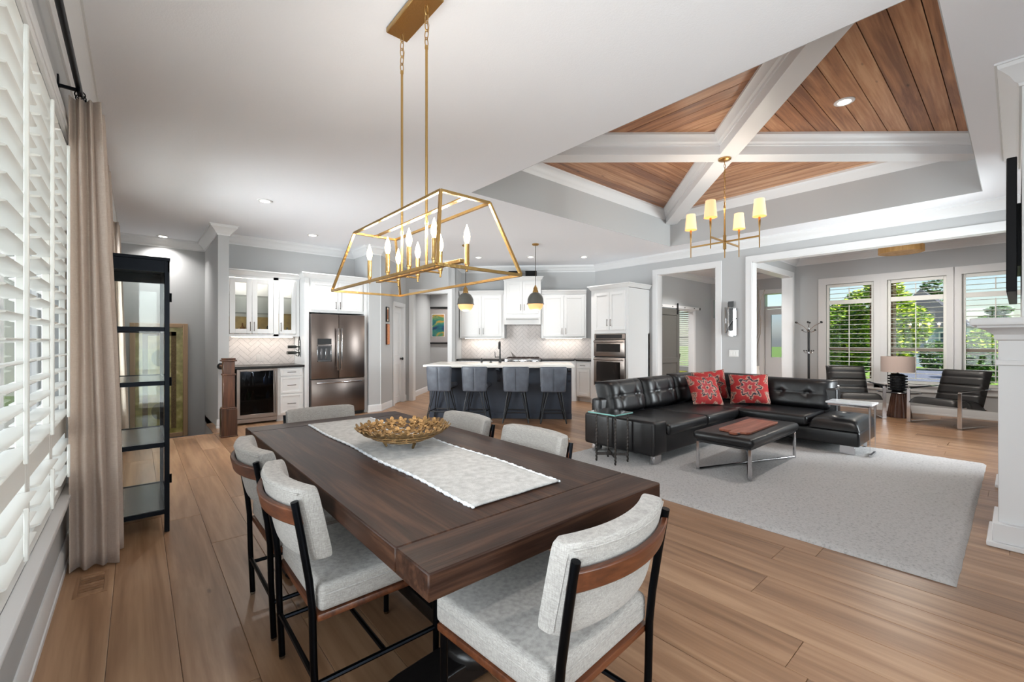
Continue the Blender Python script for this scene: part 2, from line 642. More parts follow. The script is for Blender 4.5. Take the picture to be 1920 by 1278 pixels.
w_doors = wall('wall_doors', DP0, DP1, .15, 0, CZ, [(6.35-4.77, 6.35-3.58, 0, 2.66), (6.35-2.972, 6.35+.3, 0, 2.67)], WALL)
w_fire = wall('wall_fireplace', (8.0, -.6), (2.6, -.6), .2, 0, CZ, [(.25, 1.55, .5, 2.45)], WALL)
wall('wall_return', (2.6, -.6), (2.6, -2.6), .2, 0, CZ, [], WALL)
w_back = wall('wall_back', (2.6, -2.6), (-.325, -2.6), .2, 0, CZ, [(.25, 2.65, 0, 2.45)], WALL)
# hall behind the pantry, foyer, office and sunroom
wall('wall_hall_side', (4.50, 8.80), (6.02, 10.32), .1, 0, CZ, [], WALL)
w_hb = wall('wall_hall_back', (5.9, 10.3), (8.2, 8.0), .1, 0, CZ, [], WALL)
w_foy = wall('wall_foyer', (8.15, 5.6), (12.2, 5.6), .12, 0, CZ, [(2.15, 3.02, 0, 2.1)], WALL)
w_front = wall('wall_front', (12.2, 8.2), (12.2, 3.27), .2, 0, CZ, [(1.3, 2.1, .55, 2.3), (3.95, 4.87, 0, 2.52), (2.66, 2.95, 1.95, 2.45)], WALL)
wall('wall_office', (8.15, 8.2), (12.2, 8.2), .15, 0, CZ, [], WALL)
wall('wall_office_side', (8.15, 5.7), (8.15, 8.2), .1, 0, CZ, [], WALL)
w_sunl = wall('wall_sunroom_left', (8.15, 3.1), (10.9, 3.1), .17, 0, CZ, [(.06, 2.30, 0, 2.66)], WALL)
wall('wall_porch', (12.2, 3.1), (10.7, 3.1), -.17, 0, CZ, [], WALL)
SP0, SP1 = (10.7, 3.1), (10.7, -.8)
SW = [(3.1-2.56, 3.1-1.79), (3.1-1.60, 3.1-.80), (3.1-.62, 3.1+.16)]
SWZ0, SWZ1 = .52, 2.46
w_sun = wall('wall_sunroom', SP0, SP1, .2, 0, CZ, [(a, b, SWZ0, SWZ1) for a, b in SW], WALL)
wall('wall_sunroom_right', (10.7, -.8), (8.0, -.8), .15, 0, CZ, [], WALL)

# ceiling with the tray
g = G()
for x0, x1, y0, y1 in ((-.6,TX0,-2.8,12), (TX1,12.5,-2.8,12), (TX0,TX1,-2.8,TY0), (TX0,TX1,TY1,12)):
    g.box(x0, x1, y0, y1, CZ, CZ+.09)
ceiling = struct(g.obj('ceiling', CEIL, smooth=0))
WZ = 3.66
g = G()
e = .006
g.box(TX0-.001, TX0+e, TY0, TY1, CZ+.0005, WZ+.1).box(TX1-e, TX1+.001, TY0, TY1, CZ+.0005, WZ+.1)
g.box(TX0, TX1, TY0-.001, TY0+e, CZ+.0005, WZ+.1).box(TX0, TX1, TY1-e, TY1+.001, CZ+.0005, WZ+.1)
g.obj('tray_side', WALL, ceiling, smooth=0)
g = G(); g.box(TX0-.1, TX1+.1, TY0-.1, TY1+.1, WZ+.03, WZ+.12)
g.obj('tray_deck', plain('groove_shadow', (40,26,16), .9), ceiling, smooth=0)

def clip(poly, a, b, c):
    """keep a*x+b*y<=c"""
    out = []
    n = len(poly)
    for i in range(n):
        p, q = poly[i], poly[(i+1) % n]
        dp, dq = a*p[0]+b*p[1]-c, a*q[0]+b*q[1]-c
        if dp <= 0: out.append(p)
        if dp*dq < -1e-12:
            t = dp/(dp-dq)
            out.append((p[0]+(q[0]-p[0])*t, p[1]+(q[1]-p[1])*t))
    return out
TCX, TCY = (TX0+TX1)/2, (TY0+TY1)/2
BW = .172
for k in range(4):
    along_x = k in (0, 2)
    tri = {0: [(TX0,TY0),(TX1,TY0),(TCX,TCY)], 2: [(TX1,TY1),(TX0,TY1),(TCX,TCY)],
           1: [(TX1,TY0),(TX1,TY1),(TCX,TCY)], 3: [(TX0,TY1),(TX0,TY0),(TCX,TCY)]}[k]
    lo = TY0 if along_x else TX0
    hi = TY1 if along_x else TX1
    nb = int((hi-lo)/BW)+1
    for i in range(nb):
        a, b = lo+i*BW+.0035, lo+(i+1)*BW-.0035
        if along_x:
            p = clip(clip(tri, 0, 1, b), 0, -1, -a)
        else:
            p = clip(clip(tri, 1, 0, b), -1, 0, -a)
        if len(p) >= 3:
            G().prism(p, WZ, WZ+.02).obj('ceiling_board', CEDAR if along_x else CEDARY, ceiling, smooth=0)
BZ = 3.44
CRB = [(0,-.12),(.012,-.12),(.018,-.10),(.035,-.085),(.045,-.055),(.07,-.03),(.085,-.025),(.085,0),(0,0)]
for bi, (p0, p1) in enumerate((((TX0,TY1),(TX1,TY0)), ((TX0,TY0),(TX1,TY1)))):
    L = dist(p0, p1)
    b = G(frame(p0, p1)).box(.05, L-.05, -.105, .105, BZ-.0015*bi, WZ).obj('ceiling_beam', TRIM, ceiling, smooth=0, bevel=.004)
    for sgn in (-1, 1):
        g = G(frame(p0, p1))
        g.sweep([(o, WZ+z) for o, z in CRB], [(.08, .105*sgn), (L-.08, .105*sgn)], side=sgn)
        g.obj('beam_moulding', TRIM, b, smooth=30)
g = G().sweep([(o*1.1, WZ+z*1.3) for o, z in CRB], [(TX0,TY0),(TX0,TY1),(TX1,TY1),(TX1,TY0)], closed=True)
struct(g.obj('trim_1', TRIM, smooth=30))

# crown mouldings and baseboards
CR = [(0,-.145),(.012,-.145),(.016,-.125),(.03,-.115),(.05,-.08),(.085,-.045),(.1,-.035),(.104,-.012),(.115,-.012),(.115,0),(0,0)]
CRN = [(o, CZ+z) for o, z in CR]
room = [LP0, LP1, (.92,9.5), (.92,7.83), (1.06,7.83), (1.06,8.45), (3.22,8.45), (3.22,7.76), (3.45,7.76), (4.475,8.775),
        (5.25,8.0), (5.8,8.55), (8.0,6.35), (8.0,-.6), (6.2,-.6), (6.2,-.02), (4.2,-.02), (4.2,-.6), (2.6,-.6), (2.6,-2.6)]
struct(G().sweep(CRN, room, closed=True).obj('trim_2', TRIM, smooth=30))
struct(G().sweep(CRN, [(8.15,-.8),(8.15,3.1),(10.7,3.1),(10.7,-.8)]).obj('trim_3', TRIM, smooth=30))
struct(G().sweep(CRN, [(8.15,3.27),(8.15,5.6),(12.2,5.6),(12.2,3.27),(8.15,3.27)]).obj('trim_4', TRIM, smooth=30))
BB = [(0,0),(.02,0),(.02,.025),(.015,.03),(.015,.115),(.006,.135),(0,.135)]
def base(name, *paths):
    g = G()
    for p in paths: g.sweep(BB, p)
    return struct(g.obj(name, TRIM, smooth=30))
base('baseboard_left', [(-.325,-2.6),(-.325,7.38)])
base('baseboard_pillar', [(3.22,7.78),(3.22,7.76),(3.45,7.76),(3.86,8.17)], [(4.43,8.73),(4.475,8.775)])
base('baseboard_hall', [(4.60,8.90),(6.0,10.3)], [(5.95,10.25),(8.1,8.1)])
base('baseboard_partition', [(.92,7.9),(.92,7.83),(1.06,7.83),(1.06,7.9)])
base('baseboard_doors', [(8.0,4.94),(8.0,4.87)], [(8.0,3.48),(8.0,3.075)])
base('baseboard_sunroom', [(10.58,3.1),(10.7,3.1),(10.7,-.8)])
base('baseboard_foyer', [(11.3,5.6),(12.2,5.6),(12.2,4.4)])
base('baseboard_back', [(4.2,-.6),(2.6,-.6),(2.6,-2.6)])

def casing(parent, p0, p1, s0, s1, z1, w=.1, t=.02, jamb=.15, name='door_casing', back=True, cap=False):
    g = G(frame(p0, p1))
    for y0, y1 in ([(-t, 0), (jamb, jamb+t)] if back else [(-t, 0)]):
        g.rbox(s0-w, s0+.004, y0, y1, 0, z1+.004, .004, 1)
        g.rbox(s1-.004, s1+w, y0, y1, 0, z1+.004, .004, 1)
        g.rbox(s0-w, s1+w, y0, y1, z1-.004, z1+w, .004, 1)
    if cap: g.rbox(s0-w-.02, s1+w+.02, -t-.02, 0, z1+w, z1+w+.03, .006, 1)
    g.box(s0-.001, s0+.016, -t*.5, jamb+t*.5, 0, z1)
    g.box(s1-.016, s1+.001, -t*.5, jamb+t*.5, 0, z1)
    g.box(s0, s1, -t*.5, jamb+t*.5, z1-.016, z1+.001)
    return g.obj(name, TRIM, parent, smooth=30)
casing(w_doors, DP0, DP1, 6.35-4.77, 6.35-3.58, 2.66, .1)
casing(w_doors, DP0, DP1, 6.35-2.972, 6.35+.28, 2.67, .1)
casing(w_sunl, (8.15,3.1), (10.9,3.1), .06, 2.30, 2.66, .1, jamb=.17)
casing(w_hall, HP0, HP1, .16, .95, 2.36, .085, jamb=.14)
casing(w_foy, (8.15,5.6), (12.2,5.6), 2.15, 3.02, 2.1, .09, jamb=.12)

# pantry door in the angled wall
pd = thing('door_1', 'white panelled pantry door with black knob in the angled wall', 'door', (0,0,0))
del pd['category']; struct(pd)
casing(w_pan, PP0, PP1, .70, 1.30, 2.04, .075, jamb=.15)
g = G(frame(PP0, PP1))
g.box(.716, 1.284, .05, .085, .012, 2.02)
g.obj('door_slab', TRIM, pd, smooth=0)
for z0, z1 in ((.13,.83), (1.0,1.92)):
    g = G(frame(PP0, PP1))
    x0, x1 = .82, 1.18
    for a, b, c, d in ((x0,x1,z0,z0+.02),(x0,x1,z1-.02,z1),(x0,x0+.02,z0,z1),(x1-.02,x1,z0,z1)):
        g.rbox(a, b, .043, .052, c, d, .003, 1)
    g.obj('panel_moulding', TRIM, pd, smooth=30)
g = G(frame(PP0, PP1))
g.lathe([(.0,0),(.024,0),(.026,.006),(.012,.01),(.012,.03),(.028,.04),(.031,.055),(.02,.066),(0,.068)])
M0 = frame(PP0, PP1) @ Matrix.Translation((1.235, .05, .93)) @ Matrix.Rotation(R(90), 4, 'X')
g = G(M0).lathe([(.0,0),(.024,0),(.026,.006),(.012,.01),(.012,.03),(.028,.04),(.031,.055),(.02,.066),(0,.068)])
g.obj('door_knob', BLACKM, pd)

# ------------------------------------------------------------------ shuttered windows of the left wall
def louver_mesh(w, L, t=.011):
    key = ('louver', round(w, 4), round(L, 4))
    if key not in plank_cache:
        g = G()
        prof = [(-w/2,0),(-w/2+.004,t*.3),(-w/4,t*.46),(0,t/2),(w/4,t*.46),(w/2-.004,t*.3),(w/2,0),(w/2-.004,-t*.3),(w/4,-t*.46),(0,-t/2),(-w/4,-t*.46),(-w/2+.004,-t*.3)]
        n = len(prof)
        vs = [(x, y, z) for x in (-L/2, L/2) for y, z in prof]
        fs = [tuple(range(n)), tuple(range(2*n-1, n-1, -1))] + [(i, n+i, n+(i+1) % n, (i+1) % n) for i in range(n)]
        g.add(vs, fs)
        me = bpy.data.meshes.new('louver')
        me.from_pydata(g.v, [], g.f)
        me.polygons.foreach_set('use_smooth', [True]*len(me.polygons))
        me.set_sharp_from_angle(angle=R(40))
        me.materials.append(SHUT)
        plank_cache[key] = me
    return plank_cache[key]

def shutter(label, p0, p1, s0, s1, z0, z1, split, angle, n=.012, pitch=.083, lw=.089, rail=.075, stile=.045, group=None, rod=True):
    """one hinged panel: stiles, rails, louvers and tilt rods; split = (bottom, top) of the divider rail"""
    a = math.atan2(p1[1]-p0[1], p1[0]-p0[0])
    loc = frame(p0, p1) @ Vector((s0, n, 0))
    t = thing('window_shutter', label, 'shutter', (loc.x, loc.y, z0), a, group)
    W, H = s1-s0, z1-z0
    for x in (0, W-stile):
        G().rbox(x+.001, x+stile-.001, -.014, .014, 0, H, .003, 1).obj('stile', SHUT, t)
    G().rbox(stile, W-stile, -.013, .013, 0, rail, .003, 1).obj('rail', SHUT, t)
    G().rbox(stile, W-stile, -.013, .013, H-rail, H, .003, 1).obj('rail', SHUT, t)
    G().rbox(stile, W-stile, -.013, .013, split[0]-z0, split[1]-z0, .003, 1).obj('rail', SHUT, t)
    for a0, a1 in ((rail, split[0]-z0), (split[1]-z0, H-rail)):
        cnt = max(1, round((a1-a0)/pitch))
        st = (a1-a0)/cnt
        for i in range(cnt):
            o = mk('louver', louver_mesh(lw, W-2*stile-.004), SHUT, t)
            o.location = (W/2, 0, a0+st*(i+.5))
            o.rotation_euler = (angle, 0, 0)
        if rod:
            e = -lw/2*math.cos(angle)
            G().rbox(W/2-.007, W/2+.007, e-.012, e+.001, a0+st*.35, a1-st*.35, .003, 1).obj('tilt_rod', SHUT, t)
    return t

GLZ = GLASS
wi = 0
for (a, b), nm in zip(WLO, ('nearest the camera', 'second', 'far')):
    wi += 1
    win = bpy.data.objects.new('window_%d' % wi, None); COL.objects.link(win); struct(win)
    win['label'] = 'white framed window behind plantation shutters in the left wall'
    g = G(frame(LP0, LP1))
    s0, s1 = a+2.6, b+2.6
    for x0, x1, zz0, zz1 in ((s0,s0+.05,WZ0,WZ1),(s1-.05,s1,WZ0,WZ1),(s0,s1,WZ0,WZ0+.05),(s0,s1,WZ1-.05,WZ1),((s0+s1)/2-.025,(s0+s1)/2+.025,WZ0,WZ1)):
        g.rbox(x0, x1, .11, .16, zz0, zz1, .004, 1)
    g.obj('window_frame', TRIM, win, smooth=30)
    g = G(frame(LP0, LP1)); g.box(s0+.03, s1-.03, .133, .137, WZ0+.03, WZ1-.03)
    g.obj('pane', GLZ, win, smooth=0)
    g = G(frame(LP0, LP1))
    g.rbox(s0-.1, s0+.004, -.02, 0, WZ0, WZ1+.004, .004, 1).rbox(s1-.004, s1+.1, -.02, 0, WZ0, WZ1+.004, .004, 1)
    g.rbox(s0-.1, s1+.1, -.02, 0, WZ1-.004, WZ1+.11, .004, 1)
    g.rbox(s0-.1, s1+.1, -.028, 0, WZ1+.02, WZ1+.035, .004, 1)
    g.obj('window_casing', TRIM, win, smooth=30)
    G(frame(LP0, LP1)).rbox(s0-.12, s1+.12, -.045, .12, WZ0-.03, WZ0, .006, 2).obj('window_sill', TRIM, win, smooth=30)
    G(frame(LP0, LP1)).rbox(s0-.1, s1+.1, -.02, 0, WZ0-.11, WZ0-.03, .004, 1).obj('window_apron', TRIM, win, smooth=30)
names = {(1,0): 'white plantation shutter panel at the left edge of the photo',
         (1,1): 'white plantation shutter panel second from the left edge of the photo', (1,2): 'white plantation shutter panel tucked against the near beige curtain'}
for i, (a, b) in enumerate(WLO):
    if i == 0: continue
    cnt = 3
    w = (b-a-.01)/cnt
    for j in range(cnt):
        lab = names.get((i, j)) or ('white plantation shutter panel behind the glass cabinet, number %s from the near end' % ('one','two','three','four')[j] if i == 2 else 'white plantation shutter panel beside the camera, number %s from the back' % ('one','two','three','four')[j])
        shutter(lab, LP0, LP1, a+2.6+.005+w*j, a+2.6+.005+w*(j+1)-.002, WZ0+.004, WZ1-.004, (.765, .86), R(-7), group='plantation shutters on the left wall')
for k, (a, b) in enumerate(((.25, 1.55),)):
    win = bpy.data.objects.new('window_%d' % (9+k), None); COL.objects.link(win); struct(win)  # unseen window added beside the fireplace to let fill light in
    g = G(frame((8.0,-.6), (2.6,-.6)))
    for x0, x1, z0, z1 in ((a,a+.05,.5,2.45),(b-.05,b,.5,2.45),(a,b,.5,.55),(a,b,2.4,2.45),(a,b,1.4,1.44)):
        g.rbox(x0, x1, .1, .15, z0, z1, .004, 1)
    g.rbox(a-.09, a, -.02, 0, .4, 2.54, .004, 1).rbox(b, b+.09, -.02, 0, .4, 2.54, .004, 1).rbox(a, b, -.02, 0, 2.45, 2.54, .004, 1).rbox(a-.1, b+.1, -.04, .1, .46, .5, .004, 1)
    g.obj('window_frame', TRIM, win, smooth=30)
    G(frame((8.0,-.6), (2.6,-.6))).box(a+.03, b-.03, .12, .124, .52, 2.43).obj('pane', GLZ, win, smooth=0)
# unseen garden doors added behind the camera for more light
wd = bpy.data.objects.new('door_2', None); COL.objects.link(wd); struct(wd)
g = G(frame((2.6,-2.6), (-.325,-2.6)))
for x0, x1 in ((.25,.33),(1.41,1.49),(2.57,2.65)): g.box(x0, x1, .06, .12, 0, 2.45)
g.box(.25, 2.65, .06, .12, 2.37, 2.45).box(.25, 2.65, .06, .12, 0, .1)
g.obj('door_frame', TRIM, wd, smooth=0)
G(frame((2.6,-2.6), (-.325,-2.6))).box(.3, 2.6, .088, .092, .05, 2.4).obj('pane', GLZ, wd, smooth=0)
# ------------------------------------------------------------------ dining area
TBX0, TBX1, TBY0, TBY1, TBZ = .52, 1.54, .905, 3.195, .76
t = thing('dining_table', 'long dark oak dining table on black turned pedestals', 'table', (1.03, 2.05, 0))
def W(g, name, mat, par, **k): return g.obj(name, mat, par, world=True, **k)
W(G().rbox(TBX0, TBX1, TBY0+.175, TBY1-.175, TBZ-.07, TBZ, .004, 1), 'table_top', WENGE, t)
for a, b in ((TBY0, TBY0+.1735), (TBY1-.1735, TBY1)):
    W(G().rbox(TBX0, TBX1, a, b, TBZ-.07, TBZ, .004, 1), 'breadboard_end', WENGEX, t)
W(G().rbox(TBX0+.12, TBX1-.12, TBY0+.18, TBY1-.18, TBZ-.115, TBZ-.068, .004, 1), 'apron', BLACKWOOD, t)
COLP = [(.0,.075),(.12,.075),(.125,.10),(.115,.125),(.085,.135),(.1,.16),(.118,.19),(.112,.225),(.075,.25),(.066,.27),(.08,.29),(.06,.31),(.05,.38),(.06,.48),(.075,.53),(.062,.55),(.085,.575),(.09,.6),(.09,.66),(0,.66)]
for py in (1.42, 2.68):
    W(G().lathe(COLP, (1.03, py, 0), 28), 'pedestal', BLACKWOOD, t, smooth=50)
    g = G()
    foot = [(-.40,0),(-.42,.03),(-.40,.06),(-.30,.085),(-.14,.1),(.14,.1),(.30,.085),(.40,.06),(.42,.03),(.40,0),(.3,0),(.27,.018),(-.27,.018),(-.3,0)]
    g.m = Matrix.Translation((1.03, py, 0))
    g.prism_y(foot, -.075, .075)
    W(g, 'foot', BLACKWOOD, t, bevel=.008)
    W(G().rbox(.68, 1.38, py-.07, py+.07, .645, .692, .008), 'cross_bearer', BLACKWOOD, t)
W(G().rbox(.98, 1.08, 1.3, 2.8, .07, .135, .006), 'stretcher', BLACKWOOD, t)

# chairs
def arc(x, y0, k): return y0 + k*x*x
def make_dining_chair(label):
    t = thing('dining_chair', label, 'chair', group='linen dining chairs around the dark table')
    w, ry, fy = .23, -.235, .235
    for sx in (-1, 1):
        x = sx*w
        pts = [(x, ry+.015, .012), (x, ry+.004, .25), (x, ry, .42), (x, ry-.010, .52), (x, ry-.032, .66), (x, ry-.052, .775), (x, ry-.055, .79)]
        G().tube(pts, .0125, 10).obj('leg', BLACKMET, t)
        G().cyl((x, fy, .012), (x, fy, .385), .0125, n=10).obj('leg', BLACKMET, t)
        for y in (ry+.015, fy):
            G().cyl((x, y, 0), (x, y, .013), .011, .013, 10).obj('foot_glide', GLASS, t)
        G().cyl((x, ry+.012, .165), (x, fy, .165), .0095, n=8).obj('stretcher', BLACKMET, t)
    G().cyl((-w, .02, .165), (w, .02, .165), .0095, n=8).obj('stretcher', BLACKMET, t)
    G().cyl((-w, ry+.008, .185), (w, ry+.008, .185), .0095, n=8).obj('stretcher', BLACKMET, t)
    G().rbox(-.245, .245, ry+.012, fy+.02, .377, .402, .006, 2).obj('seat_frame', WALNUT, t)
    s = G().rbox(-.248, .248, ry+.016, fy+.028, .403, .497, .022, 4)
    seat = s.obj('seat_cushion', LINEN, t, smooth=60)
    g = G()
    a, b, c, d = -.2475, .2475, ry+.0165, fy+.0275
    q = .02
    g.tube([(a+q,c,.462),(b-q,c,.462),(b,c+q,.462),(b,d-q,.462),(b-q,d,.462),(a+q,d,.462),(a,d-q,.462),(a,c+q,.462)], .0032, 6, closed=True)
    g.obj('piping', LINEN, seat)
    # curved back cushion
    Hb, z0, T = .255, .572, .078
    def bs(u, v):
        a = 2*PI*u
        # rounded rectangle section in (depth, height) swept across the curved width
        e = .28
        cx, cz = math.cos(a), math.sin(a)
        px = math.copysign(abs(cx)**e, cx)*T/2
        pz = math.copysign(abs(cz)**e, cz)*Hb/2
        x = (v-.5)*.462
        edge = abs(v-.5)*2
        f = 1.0 if edge < .93 else max(.0, 1-((edge-.93)/.07)**2*.35)
        px *= f
        pz *= (1 if edge < .93 else 1-((edge-.93)/.07)**2*.05)
        zz = z0+Hb/2+pz
        yy = ry + .010 - (zz-.5)*.22 + .95*x*x + px
        return (x, yy, zz)
    g = G()
    g.grid(lambda u, v: bs(u, v), 40, 24, closeu=True)
    n = 40
    g.f.append(tuple(range(n-1, -1, -1)))
    g.f.append(tuple(24*n+i for i in range(n)))
    back = g.obj('back_cushion', LINEN, t, smooth=50)
    g = G()
    for off in (-.9, ):
        pts = []
        for i in range(25):
            x = -.228+.456*i/24
            zz = .81
            pts.append((x, ry+.010-(zz-.5)*.22+.95*x*x-T/2*.93-.0005, zz))
        g.tube(pts, .003, 6)
    for sx in (-1, 1):
        pts = []
        for i in range(13):
            zz = .59+.21*i/12
            x = sx*.2285
            pts.append((x, ry+.010-(zz-.5)*.22+.95*x*x-T/2*.62, zz))
        g.tube(pts, .003, 6)
    g.obj('piping', LINEN, back)
    # wooden band round the back
    g = G()
    zc, hh, th = .737, .029, .022
    N = 28
    for i in range(N+1):
        x = -.236+.472*i/N
        yb = ry+.010-(zc-.5)*.22+.95*x*x-T/2-.003
        if abs(x) > .215: yb -= 0
        for yy, zz in ((yb, zc-hh), (yb, zc+hh), (yb-th, zc+hh), (yb-th, zc-hh)):
            g.v.append((x, yy-(zz-zc)*.22, zz))
    for i in range(N):
        for j in range(4):
            l = (j+1) % 4
            g.f.append((i*4+j, i*4+l, i*4+4+l, i*4+4+j))
    g.f.append((0,1,2,3)); g.f.append((N*4+3, N*4+2, N*4+1, N*4))
    g.obj('back_band', WALNUT, t, bevel=.005, seg=2)
    return t
ch = make_dining_chair('linen dining chair with curved walnut band in the right foreground')
ch.location = (.994, .985, 0); ch.rotation_euler = (0, 0, R(4))
dup(ch, (.675, 1.755, 0), R(-90), 'nearer of the two linen chairs on the window side of the table')
dup(ch, (.675, 2.36, 0), R(-90), 'farther of the two linen chairs on the window side of the table')
dup(ch, (1.392, 1.72, 0), R(90), 'nearer of the two linen chairs on the sofa side, only its back showing')
dup(ch, (1.392, 2.36, 0), R(90), 'farther of the two linen chairs on the sofa side, only its back showing')
dup(ch, (1.015, 3.06, 0), R(180), 'linen chair at the far head of the table in front of the fridge')

# runner and bowl
rn = tag(bpy.data.objects.new('table_runner', None), 'pale woven runner lying along the dark dining table', 'runner'); COL.objects.link(rn)
rn.location = (1.045, 2.08, TBZ)
g = G()
def rf_(u, v):
    x, y = .84+.41*u, 1.163+1.835*v
    wob = .006*math.sin(y*9)*(1 if u in (0, 1) else .3)
    z = TBZ+.0065+.0012*noise.noise((x*14, y*14, 0))
    if v in (0, 1): z += .004
    return (x+wob, y, z)
g.grid(rf_, 16, 60)
o = W(g, 'cloth', RUNNER, rn, smooth=80, fix=False)
so = o.modifiers.new('thick', 'SOLIDIFY'); so.thickness = .006; so.offset = -1
WHITEC = fabric('white_edging', (215,222,228), (245,246,248), 260, stripe=False)
for u, sg in ((0, -1), (1, 1)):
    g = G()
    for i in range(90):
        y = 1.167+1.827*i/89
        x = .84+.41*u+.006*math.sin(y*9)
        g.sphere((x, y, TBZ+.005), .0075+.002*((i*7) % 3), 6, 4, (.8, 1.35, .6))
    W(g, 'scalloped_edge', WHITEC, rn)
bw = thing('leaf_bowl', 'gold metal bowl of openwork flowers on the table runner', 'bowl', (1.05, 2.08, TBZ+.0085))
g = G()
pet = []
for k in range(5):
    a = 2*PI*k/5
    c, s_ = math.cos(a), math.sin(a)
    def P(r, w, z): return [(r*c - w*s_, r*s_ + w*c, z), (r*c + w*s_, r*s_ - w*c, z)]
    rows = [P(.003,.003,.002), P(.011,.0095,.002), P(.021,.0125,.004), P(.030,.0105,.008), P(.036,.004,.011)]
    vs = [p for r_ in rows for p in r_] + [(p[0], p[1], p[2]-.0035) for r_ in rows for p in r_]
    fs = []
    for i in range(4):
        q = 2*i
        fs += [(q, q+2, q+3, q+1), (10+q, 10+q+1, 10+q+3, 10+q+2), (q, 10+q, 12+q, q+2), (q+1, q+3, 13+q, 11+q)]
    fs += [(0,1,11,10), (8,18,19,9)]
    g.add(vs, fs)
g.sphere((0,0,.004), .006, 8, 5)
GOLDW = plain('worn_gold', (158,128,88), .45, .9, bump=.3, bscale=120, var=.35)
fl0 = g.obj('flower', GOLDW, bw, smooth=60)
rb = random.Random(3)
first = True
for r_, cnt in ((.035, 4), (.085, 9), (.137, 14), (.185, 19), (.218, 22)):
    for k in range(cnt):
        a = 2*PI*(k+.5*(cnt % 2))/cnt+rb.uniform(-.05, .05)
        o = fl0 if first else mk('flower', fl0.data, None, bw)
        first = False
        z = .018+.072*(r_/.225)**2
        sl = math.atan(2*.072*r_/.225**2)
        o.location = (r_*math.cos(a), r_*math.sin(a), z+.002*(k % 2))
        o.rotation_euler = (Matrix.Rotation(a, 3, 'Z') @ Matrix.Rotation(-sl, 3, 'Y') @ Matrix.Rotation(rb.uniform(0, 1.2), 3, 'Z')).to_euler()
        s_ = rb.uniform(.82, 1.05)
        o.scale = (s_, s_, s_)
g = G()
for r_ in (.06, .112, .162, .203):
    z = .016+.072*(r_/.225)**2
    g.tube([(r_*math.cos(2*PI*i/36), r_*math.sin(2*PI*i/36), z) for i in range(36)], .0025, 5, closed=True)
g.obj('wire_ring', GOLDW, bw)
for k in range(3):
    a = 2*PI*k/3+.6
    G().cyl((.085*math.cos(a), .085*math.sin(a), 0), (.1*math.cos(a), .1*math.sin(a), .028), .006, .009, 8).obj('foot', GOLDW, bw)

# linear lantern chandelier over the table
CX, CY = 1.112, 2.09
lc = thing('lantern_chandelier', 'gold open frame lantern chandelier with candle bulbs over the dining table', 'chandelier', (CX, CY, CZ))
W(G().rbox(CX-.064, CX+.064, CY-.2, CY+.2, CZ-.028, CZ-.001, .004, 1), 'canopy', GOLD, lc)
b0, b1 = (.222, .605, 1.612), (.132, .487, 1.952)
hb = .0062
def rect(hx, hy, z): return [Vector((CX-hx, CY-hy, z)), Vector((CX+hx, CY-hy, z)), Vector((CX+hx, CY+hy, z)), Vector((CX-hx, CY+hy, z))]
rb0, rb1 = rect(*b0), rect(*b1)
for q in (rb0, rb1):
    for i in range(4):
        W(G().tube([q[i], q[(i+1) % 4]], 0, sq=(hb, hb)), 'frame_bar', GOLD, lc, smooth=0)
for i in range(4):
    W(G().tube([rb0[i], rb1[i]], 0, sq=(hb, hb)), 'frame_bar', GOLD, lc, smooth=0)
W(G().box(CX-.011, CX+.011, CY-b1[1], CY+b1[1], b1[2]-.003, b1[2]+.003), 'top_spine', GOLD, lc, smooth=0)
W(G().rbox(CX-.013, CX+.013, CY-.455, CY+.455, 1.664, 1.681, .002, 1), 'candle_bar', GOLD, lc)
def link(g, c, rot, h=.026, w=.011, r=.0026):
    pts = []
    for i in range(14):
        a = 2*PI*i/14
        p = Vector((w*math.cos(a), 0, h*math.sin(a)))
        p.rotate(Matrix.Rotation(rot, 3, 'Z'))
        pts.append(Vector(c)+p)
    g.tube(pts, r, 5, closed=True)
for yy in (CY+.135, CY-.135):
    W(G().cyl((CX, yy, 1.67), (CX, yy, 2.80), .0066, n=10), 'rod', GOLD, lc)
    W(G().cyl((CX, yy, 1.90), (CX, yy, 1.915), .01, n=10), 'rod_collar', GOLD, lc)
    W(G().cyl((CX, yy, 2.79), (CX, yy, 2.805), .009, n=10), 'rod_collar', GOLD, lc)
    z = 2.822
    k = 0
    while z < CZ-.03:
        g = G(); link(g, (CX, yy, z), (k % 2)*PI/2+.3)
        W(g, 'chain_link', GOLD, lc)
        z += .041; k += 1
    W(G().tube([(CX+.01, yy+.008*math.sin(i*1.7), 2.82+i*.03) for i in range(8)], .0018, 5), 'cord', GOLD, lc)
for yy in (-.3625, -.1208, .1208, .3625):
    W(G().rbox(CX-.095, CX+.095, CY+yy-.005, CY+yy+.005, 1.662, 1.670, .001, 1), 'candle_arm', GOLD, lc)
    for sx in (-1, 1):
        x, y = CX+sx*.09, CY+yy
        cd = W(G().lathe([(0,-.03),(.006,-.028),(.004,-.018),(.009,-.006),(.0095,.004),(.0125,.006),(.0125,.016),(.0115,.018),(.0115,.105),(0,.105)], (x, y, 1.672), 12), 'candle', GOLD, lc)
        bl = G().lathe([(.0,.0),(.008,.002),(.014,.02),(.016,.035),(.013,.055),(.007,.075),(.0015,.092),(0,.094)], (x, y, 1.777), 12)
        W(bl, 'bulb', BULB, lc, smooth=80)
        ld = bpy.data.lights.new('candle_light', 'POINT'); ld.energy = 2.2; ld.color = (1, .93, .84); ld.shadow_soft_size = .04
        lo = bpy.data.objects.new('candle_light', ld); COL.objects.link(lo); lo.parent = lc
        lo.location = Vector((x, y, 1.90)) - lc.location

